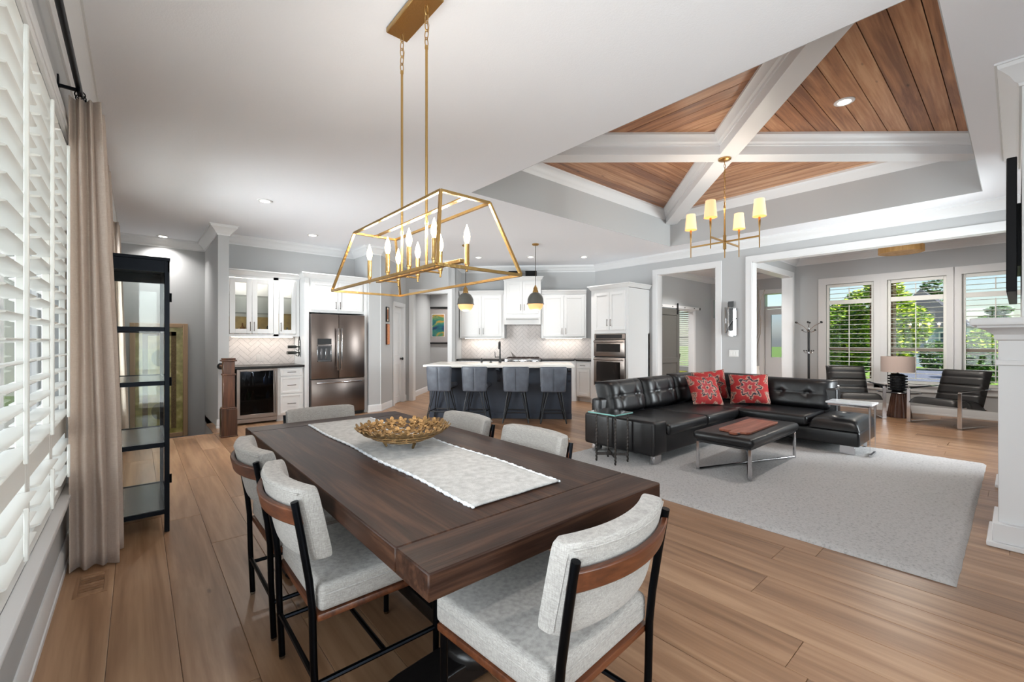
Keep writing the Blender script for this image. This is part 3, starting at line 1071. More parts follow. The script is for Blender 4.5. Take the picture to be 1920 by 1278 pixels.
# glass display cabinet
dc = thing('display_cabinet', 'tall black steel and glass display cabinet beside the curtain', 'cabinet', (-.01, 4.22, 0))
x0, x1, y0, y1, zt = -.185, .170, 3.81, 4.62, 1.88
for x in (x0, x1-.028):
    for y in (y0, y1-.028):
        W(G().rbox(x, x+.028, y, y+.028, 0, zt-.02, .002, 1), 'post', BLACKMET, dc)
W(G().rbox(x0-.004, x1+.004, y0-.004, y1+.004, zt-.022, zt, .002, 1), 'top', BLACKMET, dc)
W(G().box(x0, x1, y0+.001, y0+.012, zt-.10, zt-.02).box(x0, x1, y1-.012, y1-.001, zt-.10, zt-.02).box(x0, x0+.01, y0, y1, zt-.1, zt-.02).box(x1-.01, x1, y0, y1, zt-.1, zt-.02), 'top_band', BLACKMET, dc, smooth=0)
SHELFM = plain('shelf_panel', (58,60,62), .18, spec=.6)
for z in (.155, .615, 1.037, 1.405):
    f = W(G().box(x0+.01, x1-.01, y0+.004, y0+.024, z-.03, z).box(x0+.01, x1-.01, y1-.024, y1-.004, z-.03, z).box(x0+.004, x0+.024, y0+.01, y1-.01, z-.03, z).box(x1-.024, x1-.004, y0+.01, y1-.01, z-.03, z), 'shelf_frame', BLACKMET, dc, smooth=0)
    W(G().box(x0+.02, x1-.02, y0+.02, y1-.02, z-.012, z-.004), 'shelf', SHELFM, f, smooth=0)
for a in ((x0+.012, x0+.016, y0+.03, y1-.03), (x1-.016, x1-.012, y0+.03, y1-.03), (x0+.03, x1-.03, y0+.012, y0+.016), (x0+.03, x1-.03, y1-.016, y1-.012)):
    W(G().box(a[0], a[1], a[2], a[3], .14, zt-.03), 'pane', GLASS, dc, smooth=0)
for z in (1.58, 1.0, .33):
    W(G().cyl((x1+.006, y0+.02, z), (x1+.006, y0+.02, z+.06), .007, n=8), 'hinge', BLACKMET, dc)

# curtains and their rods
def curtain(label, y0, y1, xw0, xw1, folds, flare=.0, seed=1):
    t = thing('curtain', label, 'curtain', ((xw0+xw1)/2, (y0+y1)/2, .012))
    rr = random.Random(seed)
    pts = []
    # rippled near face, then folds stacked behind it
    n = 6
    for i in range(n+1):
        x = xw0+(xw1-xw0)*i/n
        pts.append((x, y0+(.055 if i % 2 else .0)+.01*(i == 0)+rr.uniform(0, .012)))
    for i in range(folds):
        a = (i+1)/folds
        yb = y0+.07+(y1-y0-.07)*a
        pts.append((xw1+.012 if i % 2 else xw0+.05, yb-.03))
        pts.append((xw0+.02 if i % 2 == 0 else xw1-.02, yb))
    def cr(p0, p1, p2, p3, t_):
        return tuple(.5*((2*b)+(c-a)*t_+(2*a-5*b+4*c-d)*t_*t_+(3*b-a-3*c+d)*t_**3) for a, b, c, d in zip(p0, p1, p2, p3))
    fine = []
    K = len(pts)
    for i in range(K-1):
        for j in range(8):
            fine.append(cr(pts[max(0, i-1)], pts[i], pts[i+1], pts[min(K-1, i+2)], j/8))
    fine.append(pts[-1])
    cx, cy = (xw0+xw1)/2, (y0+y1)/2
    def fn(u, v):
        i = min(len(fine)-1, int(round(u*(len(fine)-1))))
        x, y = fine[i]
        amp = 1.16-.46*v**1.3
        wob = .006*math.sin(v*7+i*.22+seed)
        return (xw0+(x-xw0)*amp+wob*(1-v)*.6, cy+(y-cy)*(1+.15*(1-v))+wob, .012+2.68*v)
    g = G().grid(fn, len(fine)-1, 30)
    o = W(g, 'cloth', CURT, t, smooth=80, fix=False)
    so = o.modifiers.new('thick', 'SOLIDIFY'); so.thickness = .004
    return t
curtain('near beige linen curtain beside the shutters', 3.46, 3.76, -.288, -.11, 3, .04, 1)
curtain('middle beige linen curtain partly behind the near one', 4.66, 4.92, -.275, -.13, 3, .02, 2)
curtain('far beige linen curtain seen through the glass cabinet', 6.82, 7.10, -.28, -.12, 3, .02, 3)
for y0, y1, lab in ((-.7, 3.82, 'dark metal curtain rod above the near shutters'), (4.6, 7.16, 'dark metal curtain rod behind the glass cabinet')):
    t = thing('curtain_rod', lab, 'curtain rod', (-.325, (y0+y1)/2, 2.71))
    W(G().cyl((-.245, y0, 2.715), (-.245, y1, 2.715), .014, n=12), 'rod', BLACKMET, t)
    for y in (y0, y1):
        W(G().sphere((-.245, y, 2.715), .026, 12, 8), 'finial', BLACKMET, t)
    for y in (y0+.12, y1-.45, (y0+y1)/2):
        W(G().box(-.325, -.245, y-.008, y+.008, 2.68, 2.695).box(-.325, -.318, y-.02, y+.02, 2.64, 2.74).box(-.253, -.237, y-.008, y+.008, 2.68, 2.705), 'bracket', BLACKMET, t, smooth=0)
    ys = [y1-.10-.05*k for k in range(6)]
    if y0 > 0: ys += [y0+.08+.05*k for k in range(6)]
    for y in ys:
        W(G().tube([(-.245+.022*math.cos(2*PI*i/14), y, 2.705+.022*math.sin(2*PI*i/14)) for i in range(14)], .003, 5, closed=True), 'ring', BLACKMET, t)

# floor register
t = thing('floor_register', 'flush wooden floor register below the near curtain', 'vent', (-.185, 3.26, 0))
W(G().box(-.25, -.12, 3.12, 3.14, .0, .004).box(-.25, -.12, 3.38, 3.40, .0, .004).box(-.25, -.235, 3.14, 3.38, .0, .004).box(-.135, -.12, 3.14, 3.38, .0, .004), 'frame', OAK, t, smooth=0)
for k in range(7):
    W(G().box(-.232, -.138, 3.145+.034*k, 3.17+.034*k, .0, .0025), 'slat', OAK, t, smooth=0)

# framed panel on the stairwell wall
pf = thing('framed_scroll', 'tall olive scroll picture in tan frame on the stairwell wall', 'picture', (.29, 9.5, -.34))
x0, x1, z0, z1, Y0 = -.093, .674, -.34, 1.61, 9.5
TAN = plain('tan_frame', (172,142,110), .5, bump=.1, bscale=60)
for a in ((x0,x0+.07,z0,z1),(x1-.07,x1,z0,z1),(x0+.07,x1-.07,z0,z0+.07),(x0+.07,x1-.07,z1-.07,z1)):
    W(G().rbox(a[0], a[1], Y0-.04, Y0-.002, a[2], a[3], .006, 1), 'frame_side', TAN, pf)
m, nt, b = nmat('scroll_print')
co = coords(nt, (1,1,1), rnd=False)
n1 = node(nt, 'ShaderNodeTexNoise', Scale=9.0, Detail=5.0); nt.links.new(co, n1.inputs['Vector'])
c1 = ramp(nt, n1.outputs[0], [(.35, rgb((140,134,70))), (.55, rgb((172,160,92))), (.7, rgb((198,188,130)))])
nt.links.new(c1, b.inputs['Base Color']); b.inputs['Roughness'].default_value = .35
W(G().box(x0+.06, x1-.06, Y0-.012, Y0-.004, z0+.06, z1-.06), 'print', m, pf, smooth=0)
BRD = plain('scroll_border', (104,84,50), .6, bump=.2, var=.35, bscale=45)
bd = W(G().box(x0+.16, x0+.23, Y0-.014, Y0-.012, z0+.15, z1-.14).box(x1-.23, x1-.16, Y0-.014, Y0-.012, z0+.15, z1-.14).box(x0+.16, x1-.16, Y0-.014, Y0-.012, z1-.21, z1-.14), 'border', BRD, pf, smooth=0)
SEAL = plain('scroll_figure', (104,98,60), .6, var=.3, bscale=30)
for zc in (1.02, -.0+.12):
    W(G().add([((x0+x1)/2+.11*math.cos(2*PI*i/24), Y0-.0135, zc+.14*math.sin(2*PI*i/24)) for i in range(24)], [tuple(range(24))]), 'figure', SEAL, pf, smooth=0)

# newel post and handrail
np_ = thing('newel_post', 'square dark wood newel post at the top of the stairs', 'newel post', (.955, 7.1, 0))
for nm, h, z0, z1 in (('base', .092, 0, .38), ('shaft', .067, .38, .84), ('neck', .067, .86, 1.03)):
    W(G().rbox(.955-h, .955+h, 7.1-h, 7.1+h, z0, z1, .004, 1), nm, NEWELW, np_)
W(G().rbox(.955-.1, .955+.1, 7.0, 7.2, 0, .018, .005, 1), 'base_moulding', NEWELW, np_)
W(G().rbox(.955-.086, .955+.086, 7.1-.086, 7.1+.086, .38, .40, .006, 1), 'base_moulding', NEWELW, np_)
W(G().rbox(.955-.08, .955+.08, 7.02, 7.18, .838, .862, .006, 1), 'collar', NEWELW, np_)
W(G().rbox(.955-.09, .955+.09, 7.01, 7.19, 1.03, 1.05, .004, 1).rbox(.955-.078, .955+.078, 7.022, 7.178, 1.05, 1.075, .01, 2), 'cap', NEWELW, np_)
hr = thing('stair_handrail', 'short dark wood handrail between the newel post and the partition', 'handrail', (.88, 7.18, .9))
W(G().tube([(.955, 7.1675+.02, .93), (.955, 7.82, .93)], .026, 12), 'rail', NEWELW, hr, smooth=60)
W(G().cyl((.955, 7.168, .93), (.955, 7.19, .93), .05, .045, 16), 'rosette', BLACKM, hr)
W(G().cyl((.955, 7.81, .93), (.955, 7.829, .93), .045, .05, 16), 'rosette', BLACKM, hr)
# ------------------------------------------------------------------ kitchen
BP0, BP1 = (1.06, 8.45), (3.22, 8.45)
def unit(name, label, cat, p0, p1, s=0, n=0, z=0, group=None):
    M = frame(p0, p1)
    p = M @ Vector((s, n, 0))
    return thing(name, label, cat, (p.x, p.y, z), math.atan2(p1[1]-p0[1], p1[0]-p0[0]), group)

def pull(par, x, z, y, L=.12, vert=True, mat=None, r=.005):
    g = G()
    h = L/2
    if vert:
        g.cyl((x, y-.028, z-h), (x, y-.028, z+h), r, n=8)
        for q in (-h*.8, h*.8): g.cyl((x, y-.03, z+q), (x, y, z+q), r*.9, n=8)
    else:
        g.cyl((x-h, y-.028, z), (x+h, y-.028, z), r, n=8)
        for q in (-h*.8, h*.8): g.cyl((x+q, y-.03, z), (x+q, y, z), r*.9, n=8)
    return g.obj('pull_handle', mat or BRONZE, par)

def cdoor(par, x0, x1, z0, z1, y, hx=None, hz=None, kind='door', fr=.06, t=.02, L=.13, mat=None):
    """shaker front: frame proud of a recessed panel (or a pane)"""
    mat = mat or CAB
    g = G()
    y1 = y+t
    g.rbox(x0, x0+fr, y, y1, z0, z1, .003, 1).rbox(x1-fr, x1, y, y1, z0, z1, .003, 1)
    g.rbox(x0+fr-.002, x1-fr+.002, y, y1, z0, z0+fr, .003, 1).rbox(x0+fr-.002, x1-fr+.002, y, y1, z1-fr, z1, .003, 1)
    if kind != 'glass':
        g.box(x0+fr-.003, x1-fr+.003, y+.010, y1-.002, z0+fr-.003, z1-fr+.003)
        # small inner bead
        for a, b, c, d in ((x0+fr,x1-fr,z0+fr,z0+fr+.008),(x0+fr,x1-fr,z1-fr-.008,z1-fr),(x0+fr,x0+fr+.008,z0+fr,z1-fr),(x1-fr-.008,x1-fr,z0+fr,z1-fr)):
            g.box(a, b, y+.005, y+.012, c, d)
    o = g.obj('drawer' if kind == 'drawer' else 'door', mat, par, smooth=30)
    if kind == 'glass':
        G().box(x0+fr-.003, x1-fr+.003, y+.008, y+.012, z0+fr-.003, z1-fr+.003).obj('pane', GLASS, o, smooth=0)
    if kind == 'drawer': pull(o, (x0+x1)/2, (z0+z1)/2, y, L, False)
    elif hx is not None: pull(o, hx, hz, y, L, True)
    return o

CC = [(0,0),(.012,0),(.016,.015),(.03,.03),(.045,.06),(.06,.068),(.06,.085),(0,.085)]
def ccrown(par, x0, x1, ydep, z, mat=None, left=True, right=True):
    """cabinet crown around front and ends; ydep = front plane (negative)"""
    path = []
    if left: path.append((x0, 0 if left is True else left))
    path += [(x0, ydep), (x1, ydep)]
    if right: path.append((x1, 0))
    g = G().sweep([(o, z+q) for o, q in CC], path, side=-1)
    g.box(x0, x1, ydep+.005, 0, z, z+.06)
    return g.obj('crown_moulding', mat or CAB, par, smooth=30)

def herringbone(wallobj, p0, p1, regions, y, w=.072, L=.216):
    M = frame(p0, p1)
    c45 = math.cos(PI/4)
    cnt = 0
    lo = [min(r[0] for r in regions), min(r[2] for r in regions)]
    hi = [max(r[1] for r in regions), max(r[3] for r in regions)]
    for k in range(-60, 80):
        for m in range(-30, 30):
            for hor in (True, False):
                ox, oy = k*w+m*L, k*w-m*L
                if hor: q = [(ox,oy),(ox+L,oy),(ox+L,oy+w),(ox,oy+w)]
                else: q = [(ox+L,oy+w-L),(ox+L+w,oy+w-L),(ox+L+w,oy+w),(ox+L,oy+w)]
                cx, cy = sum(p[0] for p in q)/4, sum(p[1] for p in q)/4
                sc = 1-.0035/w
                q = [(cx+(p[0]-cx)*(1-.003/(L if hor else w)), cy+(p[1]-cy)*(1-.003/(w if hor else L))) for p in q]
                q = [((p[0]-p[1])*c45+lo[0]+.4, (p[0]+p[1])*c45+lo[1]) for p in q]
                if max(p[0] for p in q) < lo[0] or min(p[0] for p in q) > hi[0] or max(p[1] for p in q) < lo[1] or min(p[1] for p in q) > hi[1]: continue
                for r in regions:
                    p = clip(clip(clip(clip(q, -1, 0, -r[0]), 1, 0, r[1]), 0, -1, -r[2]), 0, 1, r[3])
                    if len(p) < 3: continue
                    ar = abs(sum(p[i][0]*p[(i+1) % len(p)][1]-p[(i+1) % len(p)][0]*p[i][1] for i in range(len(p))))/2
                    if ar < .0006: continue
                    g = G(M).prism_y(p, y-.008, y)
                    g.obj('tile', TILE, wallobj, smooth=0)
                    cnt += 1
    g = G(M)
    for r in regions: g.box(r[0], r[1], y-.0045, y+.004, r[2], r[3])
    g.obj('grout', GROUT, wallobj, smooth=0)
    return cnt
herringbone(w_bar, BP0, BP1, [(.0, 1.07, .912, 1.392)], -.004)
herringbone(w_range, KP0, KP1, [(.0, 1.06, .912, 1.372), (1.06, 1.86, .912, 1.70), (1.86, 3.09, .912, 1.372)], -.004)

def strip_light(par, x0, x1, y, z, watts, dirdown=True):
    G().rbox(x0, x1, y-.012, y+.012, z-.012, z, .002, 1).obj('light_strip', LENS, par)
    d = bpy.data.lights.new('strip_light', 'AREA'); d.shape = 'RECTANGLE'; d.size = x1-x0; d.size_y = .03; d.energy = watts; d.color = (1, .95, .88)
    o = bpy.data.objects.new('strip_light', d); COL.objects.link(o); o.parent = par
    o.location = ((x0+x1)/2, y, z-.016)
    return o

def bottle(name, label, loc, h, r, mat, cat='bottle', group=None, neck=.35, z_liq=None):
    prof = [(0,0),(r,.002),(r,h*(1-neck)*.92),(r*.85,h*(1-neck)),(r*.35,h*(1-neck*.7)),(r*.32,h*.97),(r*.36,h*.975),(r*.36,h),(0,h)]
    g = G().lathe(prof, (0,0,0), 12)
    o = g.obj(name, mat, None, smooth=50)
    o.location = loc
    return tag(o, label, cat, group)
GREENG = plain('green_bottle', (40,96,44), .15, spec=.6)
DARKG = plain('dark_bottle', (22,24,20), .15, spec=.6)
CLEARB = plain('pale_bottle', (150,150,148), .12, spec=.6)
AMBER = plain('amber_bottle', (132,84,40), .15, spec=.6)
BLUEB = plain('blue_can', (92,128,168), .3, spec=.6)

# bar: beverage cooler
t = unit('beverage_cooler', 'stainless beverage cooler with glass door under the bar counter', 'cooler', BP0, BP1, .10)
G().box(.0, .565, -.60, -.56, .10, .865).box(0, .02, -.56, -.03, .1, .865).box(.545, .565, -.56, -.03, .1, .865).box(0, .565, -.05, -.03, .1, .865).box(0, .565, -.56, -.03, .1, .12).box(0, .565, -.56, -.03, .845, .865)
g = G().box(0, .02, -.58, -.03, .1, .865).box(.545, .565, -.58, -.03, .1, .865).box(.02, .545, -.06, -.03, .1, .865).box(.02, .545, -.58, -.06, .1, .125).box(.02, .545, -.58, -.06, .84, .865)
g.obj('body', BLACKM, t, smooth=0)
G().rbox(0, .565, -.6, -.56, .03, .095, .003, 1).obj('kick_grille', STEEL, t)
g = G().rbox(0, .045, -.625, -.585, .10, .87, .003, 1).rbox(.505, .565, -.625, -.585, .10, .87, .003, 1).rbox(.043, .507, -.625, -.585, .10, .16, .003, 1).rbox(.043, .507, -.625, -.585, .835, .87, .003, 1)
d = g.obj('door', STEEL, t)
G().box(.04, .51, -.607, -.603, .155, .84).obj('pane', SMOKE, d, smooth=0)
G().cyl((.535, -.66, .16), (.535, -.66, .82), .009, n=10).cyl((.535, -.66, .2), (.535, -.625, .2), .007, n=8).cyl((.535, -.66, .78), (.535, -.625, .78), .007, n=8).obj('handle', STEEL, d)
for z in (.37, .6):
    G().box(.025, .54, -.575, -.07, z-.006, z).rbox(.025, .54, -.582, -.57, z-.012, z+.012, .002, 1).obj('shelf', STEEL, t, smooth=0)
G().box(.2, .36, -.4, -.3, .82, .838).obj('cooler_lamp', LENS, t, smooth=0)
ld = bpy.data.lights.new('cooler_lamp_light', 'POINT'); ld.energy = 3; ld.color = (.8, .9, 1); ld.shadow_soft_size = .04
lo = bpy.data.objects.new('cooler_lamp_light', ld); COL.objects.link(lo); lo.parent = t; lo.location = (.28, -.35, .79)
cool = [(.09,.6,.16,.028,CLEARB,'small pale bottle at the left of the cooler top shelf'),(.15,.6,.13,.025,CLEARB,'short pale bottle second from the left on the cooler top shelf'),(.23,.6,.21,.036,CLEARB,'tall pale labelled bottle on the cooler top shelf'),
        (.42,.6,.19,.03,BLUEB,'blue bottle left of the pair on the cooler top shelf'),(.485,.6,.2,.03,BLUEB,'blue bottle at the right end of the cooler top shelf'),
        (.09,.37,.17,.028,DARKG,'dark bottle at the left of the cooler middle shelf'),(.17,.37,.18,.034,GREENG,'bright green bottle on the cooler middle shelf'),(.24,.37,.15,.026,DARKG,'dark bottle right of the green one on the cooler middle shelf'),(.45,.37,.15,.03,BLUEB,'bluish bottle at the right of the cooler middle shelf'),
        (.27,.125,.15,.04,CLEARB,'pale bottle standing alone on the cooler floor')]
for x, z, h, r, m, lab in cool:
    p = frame(BP0, BP1) @ Vector((.10+x, -.5, z+.0005))
    bottle('bottle', lab, p, h, r, m)

# bar drawers, counter, upper cabinet
t = unit('drawer_cabinet', 'white three drawer base cabinet between the cooler and the fridge', 'cabinet', BP0, BP1, .67)
G().box(0, .395, -.6, -.01, .1, .874).obj('body', CAB, t, smooth=0)
G().box(0, .395, -.54, -.02, 0, .1).obj('toe_kick', CAB, t, smooth=0)
for z0, z1 in ((.735,.86), (.45,.72), (.13,.435)):
    cdoor(t, .035, .37, z0, z1, -.62, kind='drawer', fr=.035, L=.13)
t = unit('bar_counter', 'black stone counter on the bar by the fridge', 'countertop', BP0, BP1, .0)
G().rbox(.002, 1.072, -.645, -.014, .8755, .911, .004, 1).obj('slab', GRANITE, t)
t = unit('bar_upper_cabinet', 'white wall cabinet with lit glass doors above the bar', 'cabinet', BP0, BP1, .01, z=1.385)
g = G().box(0, 1.06, -.33, -.012, 0, .02).box(0, 1.06, -.33, -.012, .97, .99).box(0, .02, -.33, -.012, .02, .97).box(1.04, 1.06, -.33, -.012, .02, .97).box(.66, .70, -.33, -.012, .02, .97).box(.02, 1.04, -.024, -.012, .02, .97)
g.obj('body', CAB, t, smooth=0)
g = G().rbox(0, .03, -.342, -.33, 0, .99, .002, 1).rbox(.655, .735, -.342, -.33, 0, .99, .002, 1).rbox(1.005, 1.06, -.342, -.33, 0, .99, .002, 1).rbox(.03, 1.005, -.342, -.33, 0, .04, .002, 1).rbox(.03, 1.005, -.342, -.33, .94, .99, .002, 1)
g.obj('face_frame', CAB, t, smooth=0)
cdoor(t, .035, .34, .045, .935, -.352, .315, .16, 'glass', .075, L=.15)
cdoor(t, .345, .65, .045, .935, -.352, .37, .16, 'glass', .075, L=.15)
cdoor(t, .74, 1.0, .045, .935, -.352, .765, .16, 'glass', .07, L=.15)
for z in (.38, .66):
    for a, b in ((.02,.66), (.70,1.04)):
        G().box(a, b, -.32, -.03, z-.004, z+.004).obj('glass_shelf', GLASS, t, smooth=0)
GOLDB = plain('golden_backing', (206,172,112), .6, var=.15, bscale=12)
G().box(.03, .655, -.05, -.03, .022, .33).box(.71, 1.03, -.05, -.03, .022, .40).obj('back_panel', GOLDB, t, smooth=0)
ccrown(t, 0, 1.06, -.345, .985, left=False, right=False)
for a, b in ((.05,.63), (.72,1.02)):
    strip_light(t, a, b, -.18, .968, .9)
strip_light(t, .08, .98, -.2, -.001, 1.3)
cab_it = [(.07,.13,.035,AMBER,'amber bottle at the left inside the glass bar cabinet'),(.155,.11,.04,DARKG,'dark round bottle in the left door of the glass bar cabinet'),(.235,.2,.033,AMBER,'tall amber bottle in the left door of the glass bar cabinet'),(.308,.12,.034,DARKG,'short dark bottle near the left pull of the glass bar cabinet'),
          (.40,.19,.033,AMBER,'amber bottle in the middle door of the glass bar cabinet'),(.48,.13,.03,CLEARB,'pale bottle in the middle door of the glass bar cabinet'),(.545,.1,.032,AMBER,'short amber bottle in the middle door of the glass bar cabinet'),(.615,.23,.03,DARKG,'tall dark bottle at the right of the middle glass bar door'),
          (.80,.1,.035,CLEARB,'small pale jar in the right door of the glass bar cabinet'),(.9,.14,.035,CLEARB,'tall pale jar in the right door of the glass bar cabinet')]
for x, h, r, m, lab in cab_it:
    p = frame(BP0, BP1) @ Vector((.01+x, -.19, 1.385+.0205))
    bottle('bottle', lab, p, h, r, m)

# fridge surround and fridge
t = unit('fridge_surround', 'tall white cabinet surround framing the fridge', 'cabinet', BP0, BP1, 1.075)
G().rbox(0, .07, -.63, -.01, 0, 2.385, .003, 1).obj('side_panel', CAB, t)
G().rbox(1.022, 1.083, -.63, -.01, 0, 2.385, .003, 1).obj('side_panel', CAB, t)
G().box(.07, 1.022, -.60, -.01, 1.80, 2.385).obj('body', CAB, t, smooth=0)
G().rbox(.07, 1.022, -.615, -.6, 1.80, 2.385, .002, 1).obj('face_frame', CAB, t)
cdoor(t, .105, .545, 1.84, 2.34, -.635, .51, 1.93, fr=.06, L=.13)
cdoor(t, .55, .99, 1.84, 2.34, -.635, .585, 1.93, fr=.06, L=.13)
ccrown(t, 0, 1.083, -.635, 2.38, left=-.43, right=False)
t = unit('refrigerator', 'brushed steel french door refrigerator with water dispenser', 'refrigerator', BP0, BP1, 1.155)
G().rbox(0, .92, -.64, -.02, .03, 1.765, .004, 1).obj('body', plain('fridge_case', (60,58,58), .5), t)
g = G().rbox(.003, .455, -.715, -.645, .665, 1.77, .008, 2)
dl = g.obj('door', STEELD, t)
dr = G().rbox(.461, .917, -.715, -.645, .665, 1.77, .008, 2).obj('door', STEELD, t)
fz = G().rbox(.003, .917, -.715, -.645, .06, .655, .008, 2).obj('freezer_drawer', STEELD, t)
for d, x in ((dl, .425), (dr, .49)):
    G().rbox(x-.012, x+.012, -.775, -.755, .80, 1.53, .006, 2).rbox(x-.01, x+.01, -.76, -.712, .83, .86, .004, 1).rbox(x-.01, x+.01, -.76, -.712, 1.47, 1.5, .004, 1).obj('handle', CHROME, d)
G().rbox(.07, .85, -.775, -.755, .585, .61, .006, 2).rbox(.1, .13, -.76, -.712, .588, .607, .004, 1).rbox(.79, .82, -.76, -.712, .588, .607, .004, 1).obj('handle', CHROME, fz)
dp = G().box(.10, .33, -.719, -.714, 1.25, 1.35).obj('display', BLACKM, dl, smooth=0)
g = G().rbox(.095, .335, -.72, -.712, .955, .975, .002, 1).rbox(.095, .335, -.72, -.712, 1.22, 1.24, .002, 1).rbox(.095, .11, -.72, -.712, .955, 1.24, .002, 1).rbox(.32, .335, -.72, -.712, .955, 1.24, .002, 1)
dpf = g.obj('dispenser', CHROME, dl)
G().box(.11, .32, -.7165, -.7155, .975, 1.22).obj('dispenser_recess', plain('recess_dark', (44,44,46), .3), dl, smooth=0)
G().rbox(.15, .18, -.72, -.715, 1.0, 1.18, .002, 1).rbox(.23, .26, -.72, -.715, 1.0, 1.18, .002, 1).obj('paddle', CHROME, dl)
G().rbox(.02, .9, -.66, -.62, 0, .055, .003, 1).obj('grille', BLACKM, t)
# wine bottles rack on the side of the surround
t = unit('bottle_rack', 'black wrought iron wall rack holding wine bottles beside the fridge', 'rack', BP0, BP1, 1.075, -.34, 1.04)
g = G()
g.tube([(-.006,-.05,0),(-.006,-.05,.26),(-.006,0,.34),(-.006,.05,.26),(-.006,.05,0)], .006, 6)
for z in (.04,.14,.24): g.cyl((-.006,-.05,z), (-.006,.05,z), .005, n=6)
g.obj('rack_frame', BLACKM, t)
g = G()
for z in (.04,.14):
    for y in (-.025,.025):
        g.tube([(-.006+.03*math.cos(a)-.03, y, z+.03*math.sin(a)) for a in [2*PI*i/10 for i in range(10)]], .003, 5, closed=True)
g.obj('bottle_hoop', BLACKM, t)
for k, (z, y) in enumerate(((.07,-.03),(.17,-.03),(.07,.03))):
    p = t.matrix_basis @ Vector((-.075, y, z))
    o = bottle('wine_bottle', ('lower wine bottle lying in the black wall rack nearest the room', 'upper wine bottle lying in the black wall rack', 'lower wine bottle lying in the black wall rack near the tiles')[k], p, .2, .026, DARKG)
    o.location = (t.location.x-.20, t.location.y+y, t.location.z+z)
    o.rotation_euler = (0, R(90), 0)

PLATE = plain('outlet_plastic', (206,200,197), .4)
def outlet(par_label, p0, p1, s, z, wgang=1, name='outlet', y=-.013, kind='outlet'):
    t = unit(name, par_label, kind, p0, p1, s, y, z)
    w = .035+.023*(wgang-1)
    G().rbox(-w, w, -.006, 0, -.058, .058, .002, 1).obj('plate', WHITEP if kind == 'switch' else PLATE, t)
    for i in range(wgang):
        x = (i-(wgang-1)/2)*.046
        G().rbox(x-.012, x+.012, -.009, -.005, -.03, .03, .002, 1).obj('rocker', WHITEP if kind == 'switch' else PLATE, t)
    return t
outlet('white double outlet on the bar tiles', BP0, BP1, .53, 1.02, 2)
outlet('white outlet on the kitchen tiles left of the faucet', KP0, KP1, .62, 1.0, 2)
outlet('white outlet on the kitchen tiles right of the range', KP0, KP1, 2.1, 1.0, 2)
outlet('white outlet on the kitchen tiles beside the wall ovens', KP0, KP1, 2.75, 1.0, 2)

# range wall: upper cabinets, hood, base cabinets, counter, range
t = unit('upper_cabinet', 'white two door upper cabinet left of the hood', 'cabinet', KP0, KP1, .02, z=1.37)
G().box(0, 1.02, -.33, -.002, .01, 1.0).obj('body', CAB, t, smooth=0)
G().rbox(0, 1.02, -.345, -.33, 0, 1.0, .002, 1).obj('face_frame', CAB, t)
cdoor(t, .04, .50, .04, .96, -.365, .46, .16, fr=.065, L=.14); cdoor(t, .505, .965, .04, .96, -.365, .545, .16, fr=.065, L=.14)
ccrown(t, 0, 1.02, -.35, .99, left=False, right=False)
strip_light(t, .1, .92, -.2, .009, 1.5)
t = unit('upper_cabinet', 'white two door upper cabinet right of the hood', 'cabinet', KP0, KP1, 1.875, z=1.37)
G().box(0, 1.0, -.33, -.002, .01, 1.0).obj('body', CAB, t, smooth=0)
G().rbox(0, 1.0, -.345, -.33, 0, 1.0, .002, 1).obj('face_frame', CAB, t)
cdoor(t, .045, .50, .04, .96, -.365, .46, .16, fr=.065, L=.14); cdoor(t, .505, .96, .04, .96, -.365, .545, .16, fr=.065, L=.14)
ccrown(t, 0, 1.0, -.35, .99, left=False, right=False)
strip_light(t, .1, .92, -.2, .009, 1.5)
t = unit('hood_cabinet', 'tall white hood cabinet with two doors above the range', 'hood', KP0, KP1, 1.045, z=1.68)
G().box(0, .82, -.42, -.002, .10, .985).obj('body', CAB, t, smooth=0)
G().rbox(0, .82, -.435, -.42, 0, .985, .002, 1).obj('face_frame', CAB, t)
g = G().box(0, .03, -.42, -.002, 0, .1).box(.79, .82, -.42, -.002, 0, .1).box(.03, .79, -.42, -.3, 0, .1).box(.03, .79, -.3, -.002, .06, .1)
g.obj('hood_liner', CAB, t, smooth=0)
cdoor(t, .06, .407, .24, .95, -.455, .37, .38, fr=.06, L=.14); cdoor(t, .413, .76, .24, .95, -.455, .45, .38, fr=.06, L=.14)
G().sweep([(0,.10),(.05,.115),(.055,.135),(.07,.14),(.07,.165),(.0,.175)], [(.05,-.435),(.77,-.435)], side=-1).obj('ledge', CAB, t, smooth=30)
ccrown(t, 0, .82, -.44, .98)
for sx, lab in ((.09, 'black speaker box left on top of the hood cabinet'), (.47, 'black speaker box right on top of the hood cabinet')):
    sp = unit('speaker_box', lab, 'speaker', KP0, KP1, 1.045+sx, -.30, 1.68+1.0655)
    G().rbox(0, .26, -.09, .09, 0, .14, .012, 2).obj('case', BLACKM, sp)
    G().box(.015, .245, -.094, -.09, .015, .125).obj('grille', plain('speaker_cloth', (12,12,12), .95), sp, smooth=0)

